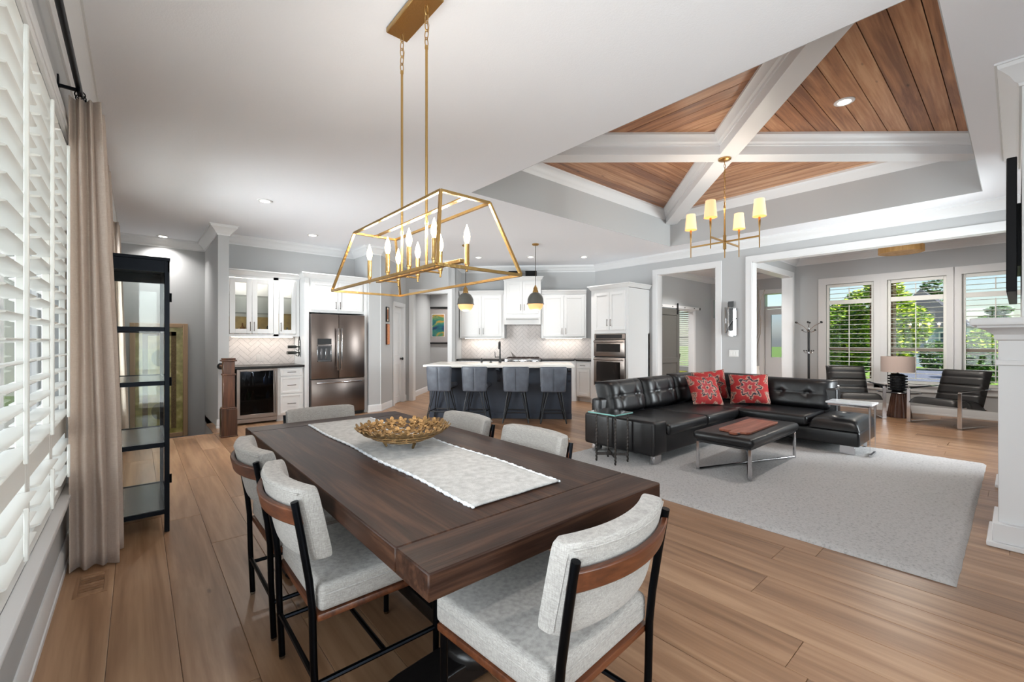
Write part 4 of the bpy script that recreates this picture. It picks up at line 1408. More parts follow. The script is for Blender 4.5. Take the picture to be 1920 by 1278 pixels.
def base_cab(label, s0, s1, fronts, group=None):
    t = unit('base_cabinet', label, 'cabinet', KP0, KP1, s0)
    w = s1-s0
    G().box(0, w, -.585, -.002, .1, .874).obj('body', CAB, t, smooth=0)
    G().box(0, w, -.53, -.02, 0, .1).obj('toe_kick', CAB, t, smooth=0)
    G().rbox(0, w, -.6, -.585, .1, .874, .002, 1).obj('face_frame', CAB, t)
    for a, b in fronts:
        cdoor(t, a, b, .72, .85, -.62, kind='drawer', fr=.035, L=.13)
        cdoor(t, a, b, .13, .70, -.62, (b-.04 if a < w/2 else a+.04), .6, fr=.06, L=.13)
    return t
base_cab('white base cabinet left of the range behind the island', .0, 1.07, [(.04,.51),(.53,1.03)])
base_cab('white base cabinet right of the range behind the island', 1.875, 2.54, [(.04,.33),(.345,.635)])
t = unit('base_cabinet', 'white corner base cabinet with one drawer and door left of the wall ovens', 'cabinet', DP0, DP1, .07)
G().box(0, .415, -.72, -.002, .1, .874).obj('body', CAB, t, smooth=0)
G().box(0, .415, -.66, -.02, 0, .1).obj('toe_kick', CAB, t, smooth=0)
G().rbox(0, .415, -.735, -.72, .1, .874, .002, 1).obj('face_frame', CAB, t)
cdoor(t, .03, .385, .72, .85, -.755, kind='drawer', fr=.035, L=.13)
cdoor(t, .03, .385, .13, .70, -.755, fr=.06)
t = unit('kitchen_counter', 'black counter left of the range', 'countertop', KP0, KP1, .0)
G().rbox(.0, 1.075, -.64, -.0135, .8755, .911, .004, 1).obj('slab', GRANITE, t)
t = unit('kitchen_counter', 'black counter right of the range', 'countertop', KP0, KP1, 1.87)
G().rbox(.0, .73, -.64, -.0135, .8755, .911, .004, 1).obj('slab', GRANITE, t)
t = thing('kitchen_counter', 'black corner counter left of the wall ovens', 'countertop', (7.6, 6.2, .8755))
W(G().prism([(7.215,5.87),(7.985,5.87),(7.985,6.345),(7.65,6.69),(7.205,6.245)], .8755, .911), 'slab', GRANITE, t, smooth=0)
t = unit('range', 'stainless slide-in range with knobs under the hood', 'range', KP0, KP1, 1.082)
G().rbox(0, .78, -.62, -.015, .02, .90, .004, 1).obj('body', STEEL, t)
G().rbox(0, .78, -.67, -.62, .78, .925, .006, 2).obj('control_panel', CHROME, t)
for k in range(6):
    x = .08+.62*k/5
    G().cyl((x, -.672, .85), (x, -.70, .85), .024, .02, 14).obj('knob', BLACKM if k not in (2, 3) else STEEL, t)
G().rbox(.02, .76, -.61, -.03, .90, .918, .004, 1).obj('cooktop', BLACKM, t)
g = G()
for k in range(7): g.box(.04+.1*k, .055+.1*k, -.6, -.06, .918, .945)
for y in (-.6,-.33,-.075): g.box(.04, .74, y, y+.015, .918, .945)
g.obj('grate', plain('cast_iron', (46,30,24), .6), t, smooth=0)
G().rbox(.04, .74, -.645, -.62, .15, .72, .006, 2).obj('oven_door', STEEL, t)

# tall oven cabinet on the doors wall
t = unit('oven_cabinet', 'tall white oven cabinet with two doors at the end of the kitchen', 'cabinet', DP0, DP1, .49)
w = .915
G().box(0, w, -.73, -.002, 0, .36).box(0, w, -.73, -.002, 1.465, 2.36).box(0, .06, -.73, -.002, .36, 1.465).box(w-.05, w, -.73, -.002, .36, 1.465).box(0, w, -.05, -.002, .36, 1.465).obj('body', CAB, t, smooth=0)
G().rbox(0, .09, -.75, -.73, .0, 2.38, .002, 1).rbox(w-.06, w, -.75, -.73, .0, 2.38, .002, 1).rbox(.09, w-.06, -.75, -.73, .0, .385, .002, 1).rbox(.09, w-.06, -.75, -.73, 1.46, 2.38, .002, 1).obj('face_frame', CAB, t)
cdoor(t, .10, .475, 1.53, 2.30, -.77, .435, 1.68, fr=.06, L=.14); cdoor(t, .48, .855, 1.53, 2.30, -.77, .52, 1.68, fr=.06, L=.14)
cdoor(t, .10, .855, .12, .34, -.77, kind='drawer', fr=.04)
ccrown(t, 0, w, -.755, 2.37)
ov = unit('wall_oven', 'stainless double wall oven built into the white tall cabinet', 'oven', DP0, DP1, .585)
w2 = .755
G().box(0, w2, -.735, -.06, .39, 1.455).obj('case', BLACKM, ov, smooth=0)
G().rbox(0, w2, -.765, -.735, 1.35, 1.455, .003, 1).obj('control_panel', STEEL, ov)
G().box(.05, w2-.07, -.768, -.764, 1.365, 1.44).obj('display', BLACKM, ov, smooth=0)
for z0, z1 in ((1.0, 1.335), (.40, .975)):
    d = G().rbox(0, w2, -.785, -.735, z0, z1, .005, 2).obj('oven_door', STEEL, ov)
    G().box(.075, w2-.1, -.789, -.784, z0+.09, z1-.085).obj('oven_window', plain('oven_glass', (22,17,15), .1, spec=.6) if z0 > .9 else MT['oven_glass'], d, smooth=0)
    G().cyl((.03, -.83, z1-.04), (w2-.03, -.83, z1-.04), .011, n=12).cyl((.07, -.83, z1-.04), (.07, -.785, z1-.04), .008, n=8).cyl((w2-.07, -.83, z1-.04), (w2-.07, -.785, z1-.04), .008, n=8).obj('handle', STEEL, d)
# corner filler between ovens and the range wall
g = G().prism([(7.60,5.875),(7.72,6.12),(7.98,6.1),(7.98,5.875)], 1.37, 2.43)
struct(g.obj('trim_5', CAB, smooth=0))

g = G().prism([(7.165,6.325),(7.262,6.27),(7.5,6.27),(7.5,6.5),(7.33,6.5)], .0, .874)
struct(g.obj('trim_6', CAB, smooth=0))
# island
IP0, IP1 = (3.80, 6.58), (5.51, 4.87)
t = unit('kitchen_island', 'navy painted kitchen island facing the dining table', 'island', IP0, IP1, 0)
IL = dist(IP0, IP1)
G().rbox(0, IL, 0, .86, .0, .874, .003, 1).obj('body', NAVY, t)
G().rbox(-.004, IL+.004, -.006, .866, 0, .09, .003, 1).obj('plinth', NAVY, t)
for s in (.03, 1.17, IL-.07):
    g = G()
    g.m = Matrix.Translation((s, 0, 0)) @ Matrix.Rotation(R(90), 4, 'Z')
    prof = [(0,.62),(0,.872),(-.235,.872),(-.235,.835),(-.10,.80),(-.055,.74),(-.045,.66),(-.02,.62)]
    n_ = len(prof)
    G_ = G()
    vs = [(s+dx, p[0], p[1]) for dx in (0, .055) for p in prof]
    G_.add(vs, [tuple(range(n_)), tuple(range(2*n_-1, n_-1, -1))] + [(i, n_+i, n_+(i+1) % n_, (i+1) % n_) for i in range(n_)])
    G_.obj('corbel', NAVY, t, smooth=0)
t = unit('island_counter', 'pale stone island counter with sink and faucet', 'countertop', IP0, IP1, 0)
G().rbox(-.035, IL+.035, -.275, .90, .8755, .915, .005, 2).obj('slab', QUARTZ, t)
t = unit('kitchen_faucet', 'tall black kitchen faucet on the island', 'faucet', IP0, IP1, 1.155, .60, .9155)
G().lathe([(0,0),(.026,0),(.026,.02),(.018,.05),(.016,.16),(0,.16)], n=14).obj('base', BLACKM, t)
G().tube([(0,0,.12),(0,0,.345),(.0,-.03,.375),(0,-.1,.38),(0,-.17,.36),(0,-.19,.30),(0,-.19,.25)], .0125, 10).obj('spout', BLACKM, t, smooth=60)
G().cyl((0,0,.1), (-.09,0,.1), .008, n=8).cyl((-.09,0,.09), (-.095,0,.2), .006, n=8).obj('lever', BLACKM, t)
for s, h, r, lab in ((.815,.075,.02,'dark soap pump left of the island faucet'), (.985,.02,.025,'small dark sink button on the island beside the faucet')):
    t = unit('soap_pump', lab, 'soap pump', IP0, IP1, s, .60, .9155)
    G().lathe([(0,0),(r,0),(r,h*.7),(r*.6,h*.8),(r*.6,h),(0,h)], n=12).obj('body', BLACKM, t)
    G().rbox(-.006,.006,-.04,.006,h,h+.01,.003,1).obj('spout', BLACKM, t)

# bar stools
def make_stool(label):
    t = thing('bar_stool', label, 'bar stool', group='charcoal bar stools at the island')
    def bk(u, v):
        a = 2*PI*u
        e = .35
        cx, cz = math.cos(a), math.sin(a)
        T, Hh = .055, .40
        pz = math.copysign(abs(cz)**e, cz)*Hh/2
        py = math.copysign(abs(cx)**e, cx)*T/2
        z = .70+pz
        halfw = .192+.018*(z-.5)/.4
        x = (v-.5)*2*halfw
        ed = abs(v-.5)*2
        f = 1 if ed < .9 else 1-((ed-.9)/.1)**2*.5
        y = -.19 - (z-.6)*.06 + .9*x*x - .035*max(0, (.6-z)/.1)*-1*.0 + py*f - .006*math.exp(-(x/.012)**2)*(-1 if py < 0 else 0)
        return (x, y, .70+pz*(1 if ed < .9 else 1-((ed-.9)/.1)**2*.04))
    g = G().grid(bk, 40, 28, closeu=True)
    g.f.append(tuple(range(39, -1, -1))); g.f.append(tuple(28*40+i for i in range(40)))
    back = g.obj('backrest', LEATHERG, t, smooth=60)
    G().tube([(0, -.19-(z-.6)*.06-.0285, z) for z in (.53,.6,.7,.8,.87)], .0022, 5).obj('seam', BLACKM, back)
    for sx in (-1, 1):
        G().tube([(sx*(.192+.018*(z-.5)/.4+.001), -.19-(z-.6)*.06+.9*.04, z) for z in (.52,.6,.7,.8,.88)], .003, 5).obj('piping', metal('zip_silver', (150,150,152), .4) if 'zip_silver' not in MT else MT['zip_silver'], back)
    G().rbox(-.2, .2, -.18, .23, .545, .62, .03, 4).obj('seat', LEATHERG, t, smooth=60)
    G().rbox(-.16, .16, -.14, .18, .52, .548, .006, 1).obj('seat_plate', BLACKM, t)
    for sx in (-1, 1):
        for sy in (-1, 1):
            fx, fy = sx*.205, sy*.19+.0
            g = G()
            for o in (-1, 1):
                g.cyl((sx*.10+o*.028*(1), sy*.11-o*sx*sy*.012, .53), (fx+o*.004, fy, .006), .0075, n=8)
            g.cyl((fx, fy, 0), (fx, fy, .012), .011, n=8)
            g.obj('leg', BLACKM, t)
    G().tube([(-.17,-.16,.165),(.17,-.16,.165),(.17,.16,.165),(-.17,.16,.165)], .0065, 6, closed=True).obj('foot_ring', BLACKM, t)
    return t
IA = math.atan2(IP1[1]-IP0[1], IP1[0]-IP0[0])
st0 = make_stool('charcoal leather bar stool at the left end of the island')
labs = [None, 'charcoal leather bar stool second from the left at the island', 'charcoal leather bar stool third from the left at the island', 'charcoal leather bar stool at the right end of the island near the sofa']
for i, (s, rz) in enumerate(((.28, -6), (.855, -4), (1.51, 0), (2.10, 3))):
    p = frame(IP0, IP1) @ Vector((s, -.24, 0))
    if i == 0:
        st0.location = p; st0.rotation_euler = (0, 0, IA+R(rz))
    else:
        dup(st0, p, IA+R(rz), labs[i])

# pendants
def make_pendant(label, x, y):
    t = thing('pendant_lamp', label, 'pendant lamp', (x, y, CZ), group='dome pendants over the island')
    G().lathe([(0,-.0005),(.062,-.0005),(.062,-.015),(.05,-.028),(.012,-.034),(0,-.034)], n=20).obj('canopy', BRASS, t)
    G().cyl((0,0,-.03), (0,0,-.76), .005, n=8).obj('stem', BRONZE, t)
    G().lathe([(.0,-.74),(.012,-.74),(.016,-.77),(.03,-.79),(.034,-.82),(.05,-.845),(.05,-.87),(.0,-.87)], n=16).obj('fitter', BRASS, t)
    G().tube([(-.045,0,-.86),(-.045,0,-.80),(-.02,0,-.765),(.02,0,-.765),(.045,0,-.80),(.045,0,-.86)], .005, 6).obj('yoke', BRASS, t)
    G().lathe([(.045,-.868),(.09,-.895),(.12,-.935),(.14,-.985),(.146,-1.06),(.16,-1.075),(.156,-1.08),(.143,-1.072),(.136,-1.0),(.115,-.945),(.085,-.905),(.045,-.878)], n=32).obj('dome', plain('gunmetal', (98,97,92), .35, .4) if 'gunmetal' not in MT else MT['gunmetal'], t, smooth=50)
    G().lathe([(.136,-1.055),(.138,-1.09),(.128,-1.13),(.105,-1.165),(.07,-1.19),(.03,-1.2),(0,-1.202)], n=32).obj('globe', glow('opal_glow', (255,168,92), .5, (226,180,132)) if 'opal_glow' not in MT else MT['opal_glow'], t, smooth=70)
    ld = bpy.data.lights.new('pendant_light', 'POINT'); ld.energy = 5; ld.color = (1, .92, .8); ld.shadow_soft_size = .1
    lo = bpy.data.objects.new('pendant_light', ld); COL.objects.link(lo); lo.parent = t; lo.location = (0, 0, -1.26)
    return t
make_pendant('gunmetal dome pendant with opal globe on the left over the island', 4.517, 6.533)
make_pendant('gunmetal dome pendant with opal globe on the right over the island', 5.413, 5.638)

# recessed ceiling lights
def can(label, x, y, z=CZ, watts=11, group='recessed ceiling lights'):
    t = thing('recessed_light', label, 'ceiling light', (x, y, z), group=group)
    G().lathe([(.05,-.001),(.085,-.001),(.085,-.006),(.078,-.011),(.056,-.011),(.05,-.007)], n=24).obj('trim_ring', TRIM, t)
    G().lathe([(0,-.016),(.03,-.0155),(.056,-.0105),(.056,-.001),(0,-.001)], n=24).obj('lens', LENS, t)
    d = bpy.data.lights.new('downlight', 'AREA'); d.shape = 'DISK'; d.size = .1; d.energy = watts; d.spread = R(125); d.color = (1, .97, .93)
    o = bpy.data.objects.new('downlight', d); COL.objects.link(o); o.parent = t; o.location = (0, 0, -.02)
    return t
can('lit recessed ceiling light above the stairwell', .324, 9.25, watts=8)
can('lit recessed ceiling light between the chandelier and the curtains', 1.203, 6.089)
can('lit recessed ceiling light in front of the bar cabinets', 2.184, 7.55)
can('left recessed ceiling light of the three before the kitchen wall', 5.374, 7.307, watts=5)
can('middle recessed ceiling light of the three before the kitchen wall', 6.157, 6.557, watts=5)
can('right recessed ceiling light of the three before the kitchen wall', 6.992, 5.838, watts=5)
can('added unseen fill light above the camera', .9, -.9)  # out of view, added for fill over the dining end
can('added fill light recessed in the foyer ceiling', 9.9, 4.4, watts=30)  # downlight added to brighten the dark foyer
can('added fill light recessed in the office ceiling', 10.6, 6.9, watts=30)  # extra lamp put in so the office is not dark
can('added fill light recessed in the hall ceiling behind the kitchen', 6.2, 9.1, watts=22)  # added lamp lifting the dark hall
can('lit recessed light set in the cedar boards of the tray ceiling', 5.258, 1.107, WZ)

# pictures on the angled pantry wall
m, nt, b = nmat('orange_mosaic')
v = node(nt, 'ShaderNodeTexBrick'); v.inputs['Scale'].default_value = 26
v.inputs['Color1'].default_value = rgb((206,92,36)); v.inputs['Color2'].default_value = rgb((220,140,70)); v.inputs['Mortar'].default_value = rgb((226,206,176))
nt.links.new(coords(nt, (1,1,1), rnd=False, rot=(R(90),0,R(35))), v.inputs['Vector'])
nt.links.new(v.outputs[0], b.inputs['Base Color'])
t = unit('small_picture', 'small dark framed picture on the angled pantry wall', 'picture', PP0, PP1, .30, -.003, 1.68)
for a in ((-.07,-.055,0,.29),(.055,.07,0,.29),(-.055,.055,0,.015),(-.055,.055,.275,.29)):
    G().rbox(a[0], a[1], -.025, 0, a[2], a[3], .003, 1).obj('frame_side', BLACKM, t)
G().box(-.056, .056, -.012, -.004, .014, .276).obj('mat_board', plain('cream_mat', (222,206,186), .8), t, smooth=0)
G().box(-.033, .033, -.014, -.012, .05, .24).obj('print', plain('sepia_print', (140,82,48), .6, var=.5, bscale=40), t, smooth=0)
t = unit('mosaic_plaque', 'orange patterned plaque below the small framed picture', 'plaque', PP0, PP1, .30, -.003, 1.24)
G().rbox(-.065, .065, -.03, 0, 0, .40, .004, 1).obj('block', plain('plaque_edge', (92,50,30), .6), t)
G().box(-.06, .06, -.033, -.03, .006, .394).obj('face', m, t, smooth=0)
# picture and vent in the hall
HB0, HB1 = (5.9, 10.3), (8.2, 8.0)
t = unit('framed_print', 'framed blue and green abstract print on the hall wall', 'picture', HB0, HB1, .0, -.003, 1.25)
m, nt, b = nmat('abstract_print')
co = coords(nt, (1,1,1), rnd=False)
n1 = node(nt, 'ShaderNodeTexNoise', Scale=3.2, Detail=4.0, Distortion=1.6); nt.links.new(co, n1.inputs['Vector'])
nt.links.new(ramp(nt, n1.outputs[0], [(.3, rgb((26,44,92))), (.42, rgb((36,110,112))), (.5, rgb((84,138,96))), (.58, rgb((196,150,70))), (.68, rgb((168,82,76)))]), b.inputs['Base Color'])
b.inputs['Roughness'].default_value = .3
PX0, PX1, PZ0, PZ1 = -.05, .62, -.02, .97
for a in ((PX0,PX0+.045,PZ0,PZ1),(PX1-.045,PX1,PZ0,PZ1),(PX0+.045,PX1-.045,PZ0,PZ0+.045),(PX0+.045,PX1-.045,PZ1-.045,PZ1)):
    G().rbox(a[0], a[1], -.03, 0, a[2], a[3], .003, 1).obj('frame_side', BLACKM, t)
G().box(PX0+.04, PX1-.04, -.012, -.004, PZ0+.04, PZ1-.04).obj('mat_board', plain('grey_mat', (168,162,160), .8), t, smooth=0)
G().box(PX0+.16, PX1-.16, -.014, -.012, PZ0+.19, PZ1-.19).obj('white_reveal', WHITEP, t, smooth=0)
G().box(PX0+.175, PX1-.175, -.016, -.0145, PZ0+.205, PZ1-.205).obj('print', m, t, smooth=0)
HS0, HS1 = (4.50, 8.80), (6.02, 10.32)
t = unit('wall_vent', 'small white return vent low on the hall wall', 'vent', HS0, HS1, .5, -.003, .25)
G().rbox(-.07, .07, -.008, 0, 0, .2, .002, 1).obj('plate', WHITEP, t)
for k in range(6): G().box(-.055, .055, -.012, -.008, .025+.027*k, .04+.027*k).obj('slat', WHITEP, t, smooth=0)
# ------------------------------------------------------------------ living room
RZ = .024
m, nt, b = nmat('shag_rug')
n1 = node(nt, 'ShaderNodeTexNoise', Scale=48.0, Detail=6.0, Roughness=.7); nt.links.new(coords(nt, (1,1,1), rnd=False), n1.inputs['Vector'])
n2 = node(nt, 'ShaderNodeTexNoise', Scale=2.2, Detail=3.0); nt.links.new(coords(nt, (1,1.6,1), rnd=False), n2.inputs['Vector'])
ad = node(nt, 'ShaderNodeMath', operation='MULTIPLY_ADD'); ad.inputs[1].default_value = 1.1
nt.links.new(n1.outputs[0], ad.inputs[0]); ad.inputs[2].default_value = .45
nt.links.new(ramp(nt, ad.outputs[0], [(.7, rgb((140,138,138))), (1.35, rgb((206,203,202)))]), b.inputs['Base Color'])
b.inputs['Roughness'].default_value = .95; b.inputs['Specular IOR Level'].default_value = .1
b.inputs['Sheen Weight'].default_value = .3
add_bump(nt, b, n1.outputs[0], 1.0, .02)
RX0, RX1, RY0, RY1 = 3.30, 6.78, .21, 3.37
rug = thing('shag_rug', 'large pale grey shag rug under the sofa and ottoman', 'rug', ((RX0+RX1)/2, (RY0+RY1)/2, 0))
def rugf(u, v):
    x, y = RX0+(RX1-RX0)*u, RY0+(RY1-RY0)*v
    e = min(u*(RX1-RX0), (1-u)*(RX1-RX0), v*(RY1-RY0), (1-v)*(RY1-RY0))
    wob = .004*noise.noise((x*6, y*6, 1)) if e < .03 else 0
    h = RZ*(min(1, e/.03)**.5 if e > 0 else 0)
    h += .004*noise.noise((x*9, y*14, 3))*(1 if e > .02 else 0)+.004*noise.noise((x*40, y*40, 9))*(1 if e > .02 else 0)
    return (x+wob, y+wob, max(.001, h))
o = W(G().grid(rugf, 190, 180), 'pile', m, rug, smooth=180, fix=False)
W(G().box(RX0+.01, RX1-.01, RY0+.01, RY1-.01, .0008, .004), 'backing', plain('rug_backing', (120,112,106), .9), rug, smooth=0)

def pad(w, h, t, tufts=(), vs=(), hs=(), n=36, m_=24, p=7, d=.022, gs=.010):
    """upholstered pad: x across, z up, front bulging to -y, back flat at y=0"""
    def f(u, v):
        x, z = (u-.5)*w, v*h
        e = max(0, 1-abs(2*u-1)**p)**.5*max(0, 1-abs(2*v-1)**p)**.5
        q = t*e
        k = 0
        for a, c in tufts: k += d*math.exp(-((x-a)**2+(z-c)**2)/.045**2)
        for a in vs: k += gs*math.exp(-((x-a)/.012)**2)
        for c in hs: k += gs*math.exp(-((z-c)/.012)**2)
        return x, -max(0, q-k*e), z
    g = G().grid(f, n, m_)
    g.grid(lambda u, v: ((u-.5)*w, .0, v*h), n, m_)
    return g

def padobj(name, w, h, t, loc, rz, tilt, parent, mat, **k):
    g = pad(w, h, t, **k)
    M = Matrix.Translation(loc) @ Matrix.Rotation(rz, 4, 'Z') @ Matrix.Rotation(tilt, 4, 'X')
    g.v = [tuple(M @ Vector(p)) for p in g.v]
    return W(g, name, mat, parent, smooth=70)

sf = thing('sectional_sofa', 'black leather corner sectional sofa with tufted backs', 'sofa', (5.4, 2.4, 0))
SB = .12
W(G().rbox(4.03, 6.95, 2.47, 3.36, SB, .30, .03, 3), 'base', LEATHER, sf, smooth=60)
W(G().rbox(6.07, 6.95, 1.14, 2.46, SB, .295, .03, 3), 'base', LEATHER, sf, smooth=60)
W(G().rbox(4.00, 4.265, 2.42, 3.34, SB-.005, .475, .035, 4), 'armrest', LEATHER, sf, smooth=60)
W(G().rbox(4.2, 6.0, 2.43, 2.50, SB, .325, .02, 3), 'front_rail', LEATHER, sf, smooth=60)
W(G().rbox(4.27, 5.16, 2.40, 3.16, .302, .425, .04, 4), 'seat_cushion', LEATHER, sf, smooth=60)
W(G().rbox(5.165, 6.05, 2.40, 3.16, .302, .425, .04, 4), 'seat_cushion', LEATHER, sf, smooth=60)
W(G().rbox(6.04, 6.80, 2.44, 3.16, .30, .424, .04, 4), 'seat_cushion', LEATHER, sf, smooth=60)
W(G().rbox(6.04, 6.80, 1.635, 2.436, .302, .422, .04, 4), 'seat_cushion', LEATHER, sf, smooth=60)
g = pad(.90, .49, .125, tufts=((-.2,.25),(.2,.25)), vs=(), hs=(), d=.03)
M = Matrix.Translation((6.50, 1.14, .297)) @ Matrix.Rotation(R(-90), 4, 'X')
g.v = [tuple(M @ Vector(p)) for p in g.v]
W(g, 'chaise_cushion', LEATHER, sf, smooth=70)
# backs
def sback(nm, x0, x1, y0, y1):
    return W(G().rbox(x0, x1, y0, y1, .26, .70, .03, 3), nm, LEATHER, sf, smooth=60)
W(G().rbox(4.18, 6.95, 3.24, 3.38, .26, .62, .03, 3), 'back_frame', LEATHER, sf, smooth=60)
sback('back_frame', 6.78, 6.95, 1.50, 3.30)
TU = dict(tufts=((-.17,.22),(.17,.22)), vs=(-.17,.17), hs=(.22,), d=.03, gs=.012)
padobj('back_cushion', .80, .44, .20, (4.68, 3.30, .38), 0, R(-14), sf, LEATHER, **TU)
padobj('back_cushion', .80, .44, .20, (5.49, 3.30, .38), 0, R(-14), sf, LEATHER, **TU)
padobj('back_cushion', .62, .44, .17, (6.22, 3.30, .395), 0, R(-10), sf, LEATHER, tufts=((0,.22),), hs=(.22,), d=.02)
padobj('back_cushion', .74, .43, .17, (6.90, 2.82, .395), R(-90), R(-10), sf, LEATHER, tufts=((0,.22),), hs=(.22,), d=.02)
padobj('back_cushion', .90, .43, .18, (6.88, 1.985, .375), R(-90), R(-12), sf, LEATHER, tufts=((-.16,.21),(.16,.21)), vs=(-.16,.16), hs=(.21,), d=.028, gs=.01)
FEETM = CHROME
for x0, x1, y0, y1 in ((4.05,4.19,2.45,2.49), (4.05,4.19,3.22,3.26), (6.10,6.14,1.19,1.33), (6.72,6.86,1.19,1.23), (6.74,6.88,3.25,3.29), (6.1,6.14,2.3,2.44)):
    W(G().rbox(x0, x1, y0, y1, RZ+.003, SB+.006, .003, 1), 'foot', FEETM, sf)

# red patterned cushions
m, nt, b = nmat('red_medallion_cloth')
tc = nt.nodes.new('ShaderNodeTexCoord')
sx = nt.nodes.new('ShaderNodeSeparateXYZ'); nt.links.new(tc.outputs['Object'], sx.inputs[0])
def mth(op, a, b_=None, c=None):
    n_ = nt.nodes.new('ShaderNodeMath'); n_.operation = op
    for i, q in enumerate((a, b_, c)):
        if q is None: continue
        if isinstance(q, (int, float)): n_.inputs[i].default_value = q
        else: nt.links.new(q, n_.inputs[i])
    return n_.outputs[0]
zz = mth('SUBTRACT', sx.outputs['Z'], .22)
rr_ = mth('SQRT', mth('ADD', mth('MULTIPLY', sx.outputs['X'], sx.outputs['X']), mth('MULTIPLY', zz, zz)))
an = mth('ARCTAN2', zz, sx.outputs['X'])
star = mth('MULTIPLY_ADD', mth('COSINE', mth('MULTIPLY', an, 8.0)), .19, 1.0)
rs = mth('DIVIDE', rr_, star)
nz = node(nt, 'ShaderNodeTexNoise', Scale=22.0, Detail=4.0, Distortion=1.0); nt.links.new(coords(nt, (1,1,1)), nz.inputs['Vector'])
rs2 = mth('MULTIPLY_ADD', mth('SUBTRACT', nz.outputs[0], .5), .11, rs)
red, dk, cr = rgb((150,30,30)), rgb((36,26,42)), rgb((170,136,118))
pk = rgb((148,56,62))
c_ring = ramp(nt, rs2, [(.0, dk), (.022, cr), (.035, red), (.075, pk), (.10, cr), (.108, dk), (.128, dk), (.136, cr), (.15, red), (.235, red), (.25, cr), (.27, dk), (.285, cr), (.32, pk)])
for e in c_ring.node.color_ramp.elements: pass
c_ring.node.color_ramp.interpolation = 'LINEAR'
vo = node(nt, 'ShaderNodeTexVoronoi', Scale=34.0); nt.links.new(coords(nt, (1,1,1)), vo.inputs['Vector'])
mm = node(nt, 'ShaderNodeMix', data_type='RGBA')
nt.links.new(ramp(nt, vo.outputs['Distance'], [(.12, (1,1,1,1)), (.22, (0,0,0,1))]), mm.inputs[0])
nt.links.new(c_ring, mm.inputs[6]); mm.inputs[7].default_value = rgb((92,38,48))
nt.links.new(mm.outputs[2], b.inputs['Base Color']); b.inputs['Roughness'].default_value = .85
add_bump(nt, b, nz.outputs[0], .15, .004)
REDP = m
def throw(label, loc, rz, tilt, roll=0, w=.5, h=.44, t=.075):
    th = thing('throw_pillow', label, 'pillow', loc, 0, 'red patterned pillows in the sofa corner')
    g = G()
    def f(sgn):
        def q(u, v):
            a, c = 2*u-1, 2*v-1
            pin = 1-.07*(1-a*a)*abs(c)**3 if True else 1
            x = a*w/2*(1-.06*(1-c*c)**1*abs(a)**2*1.0)
            z = h/2+c*h/2*(1-.07*(1-a*a))
            th_ = t*max(0, (1-a**4))**.75*max(0, (1-c**4))**.75
            th_ += .004*noise.noise((x*9, z*9, sgn*3))*(1-a*a)*(1-c*c)
            return (x, sgn*max(0, th_), z)
        return q
    g.grid(f(-1), 22, 20); g.grid(f(1), 22, 20)
    o = g.obj('cover', REDP, th, smooth=80)
    o.rotation_euler = (Matrix.Rotation(rz, 3, 'Z') @ Matrix.Rotation(tilt, 3, 'X') @ Matrix.Rotation(roll, 3, 'Y')).to_euler()
    return th
throw('red patterned pillow leaning at the left in the sofa corner', (5.95, 2.76, .435), R(-24), R(-30), R(4))
throw('red patterned pillow at the right against the sofa back', (6.46, 2.42, .435), R(-64), R(-24), R(-2))
throw('red patterned pillow wedged behind the other two in the corner', (6.42, 2.92, .44), R(-42), R(-12), R(-6))

# ottoman and cutting board
ot = thing('ottoman_bench', 'black leather ottoman on crossed chrome legs over the rug', 'ottoman', (4.87, 1.845, 0))
W(G().rbox(4.22, 5.52, 1.56, 2.13, .325, .415, .04, 4), 'seat_pad', LEATHER, ot, smooth=60)
W(G().rbox(4.25, 5.49, 1.59, 2.10, .305, .33, .004, 1), 'under_frame', BLACKM, ot)
for (xa, ya), (xb, yb) in (((4.26,2.09),(5.48,1.60)), ((4.26,1.60),(5.48,2.09))):
    W(G().tube([(xa, ya, .31), (xa, ya, RZ+.012), (xb, yb, RZ+.012), (xb, yb, .31)], 0, sq=(.012, .008)), 'leg_loop', CHROME, ot, smooth=0, bevel=.002)
cb = thing('serving_board', 'reddish wooden serving board lying on the black ottoman', 'board', (4.83, 1.82, .4155))
BOARDW = wood('board_wood', (110,54,38), (146,82,60), (176,112,88), axis=0, scale=1.2, rough=.4, vary=.05)
W(G().prism([(4.44,1.665),(5.25,1.69),(5.26,1.975),(4.43,1.955),(4.405,1.94),(4.395,1.91),(4.395,1.82),(4.32,1.815),(4.305,1.80),(4.305,1.755),(4.32,1.74),(4.395,1.735),(4.40,1.70),(4.41,1.68)], .4165, .437), 'board', BOARDW, cb, smooth=0, bevel=.004)
W(G().cyl((4.335,1.745,.43), (4.355,1.728,.43), .006, n=8), 'loop', CHROME, cb)

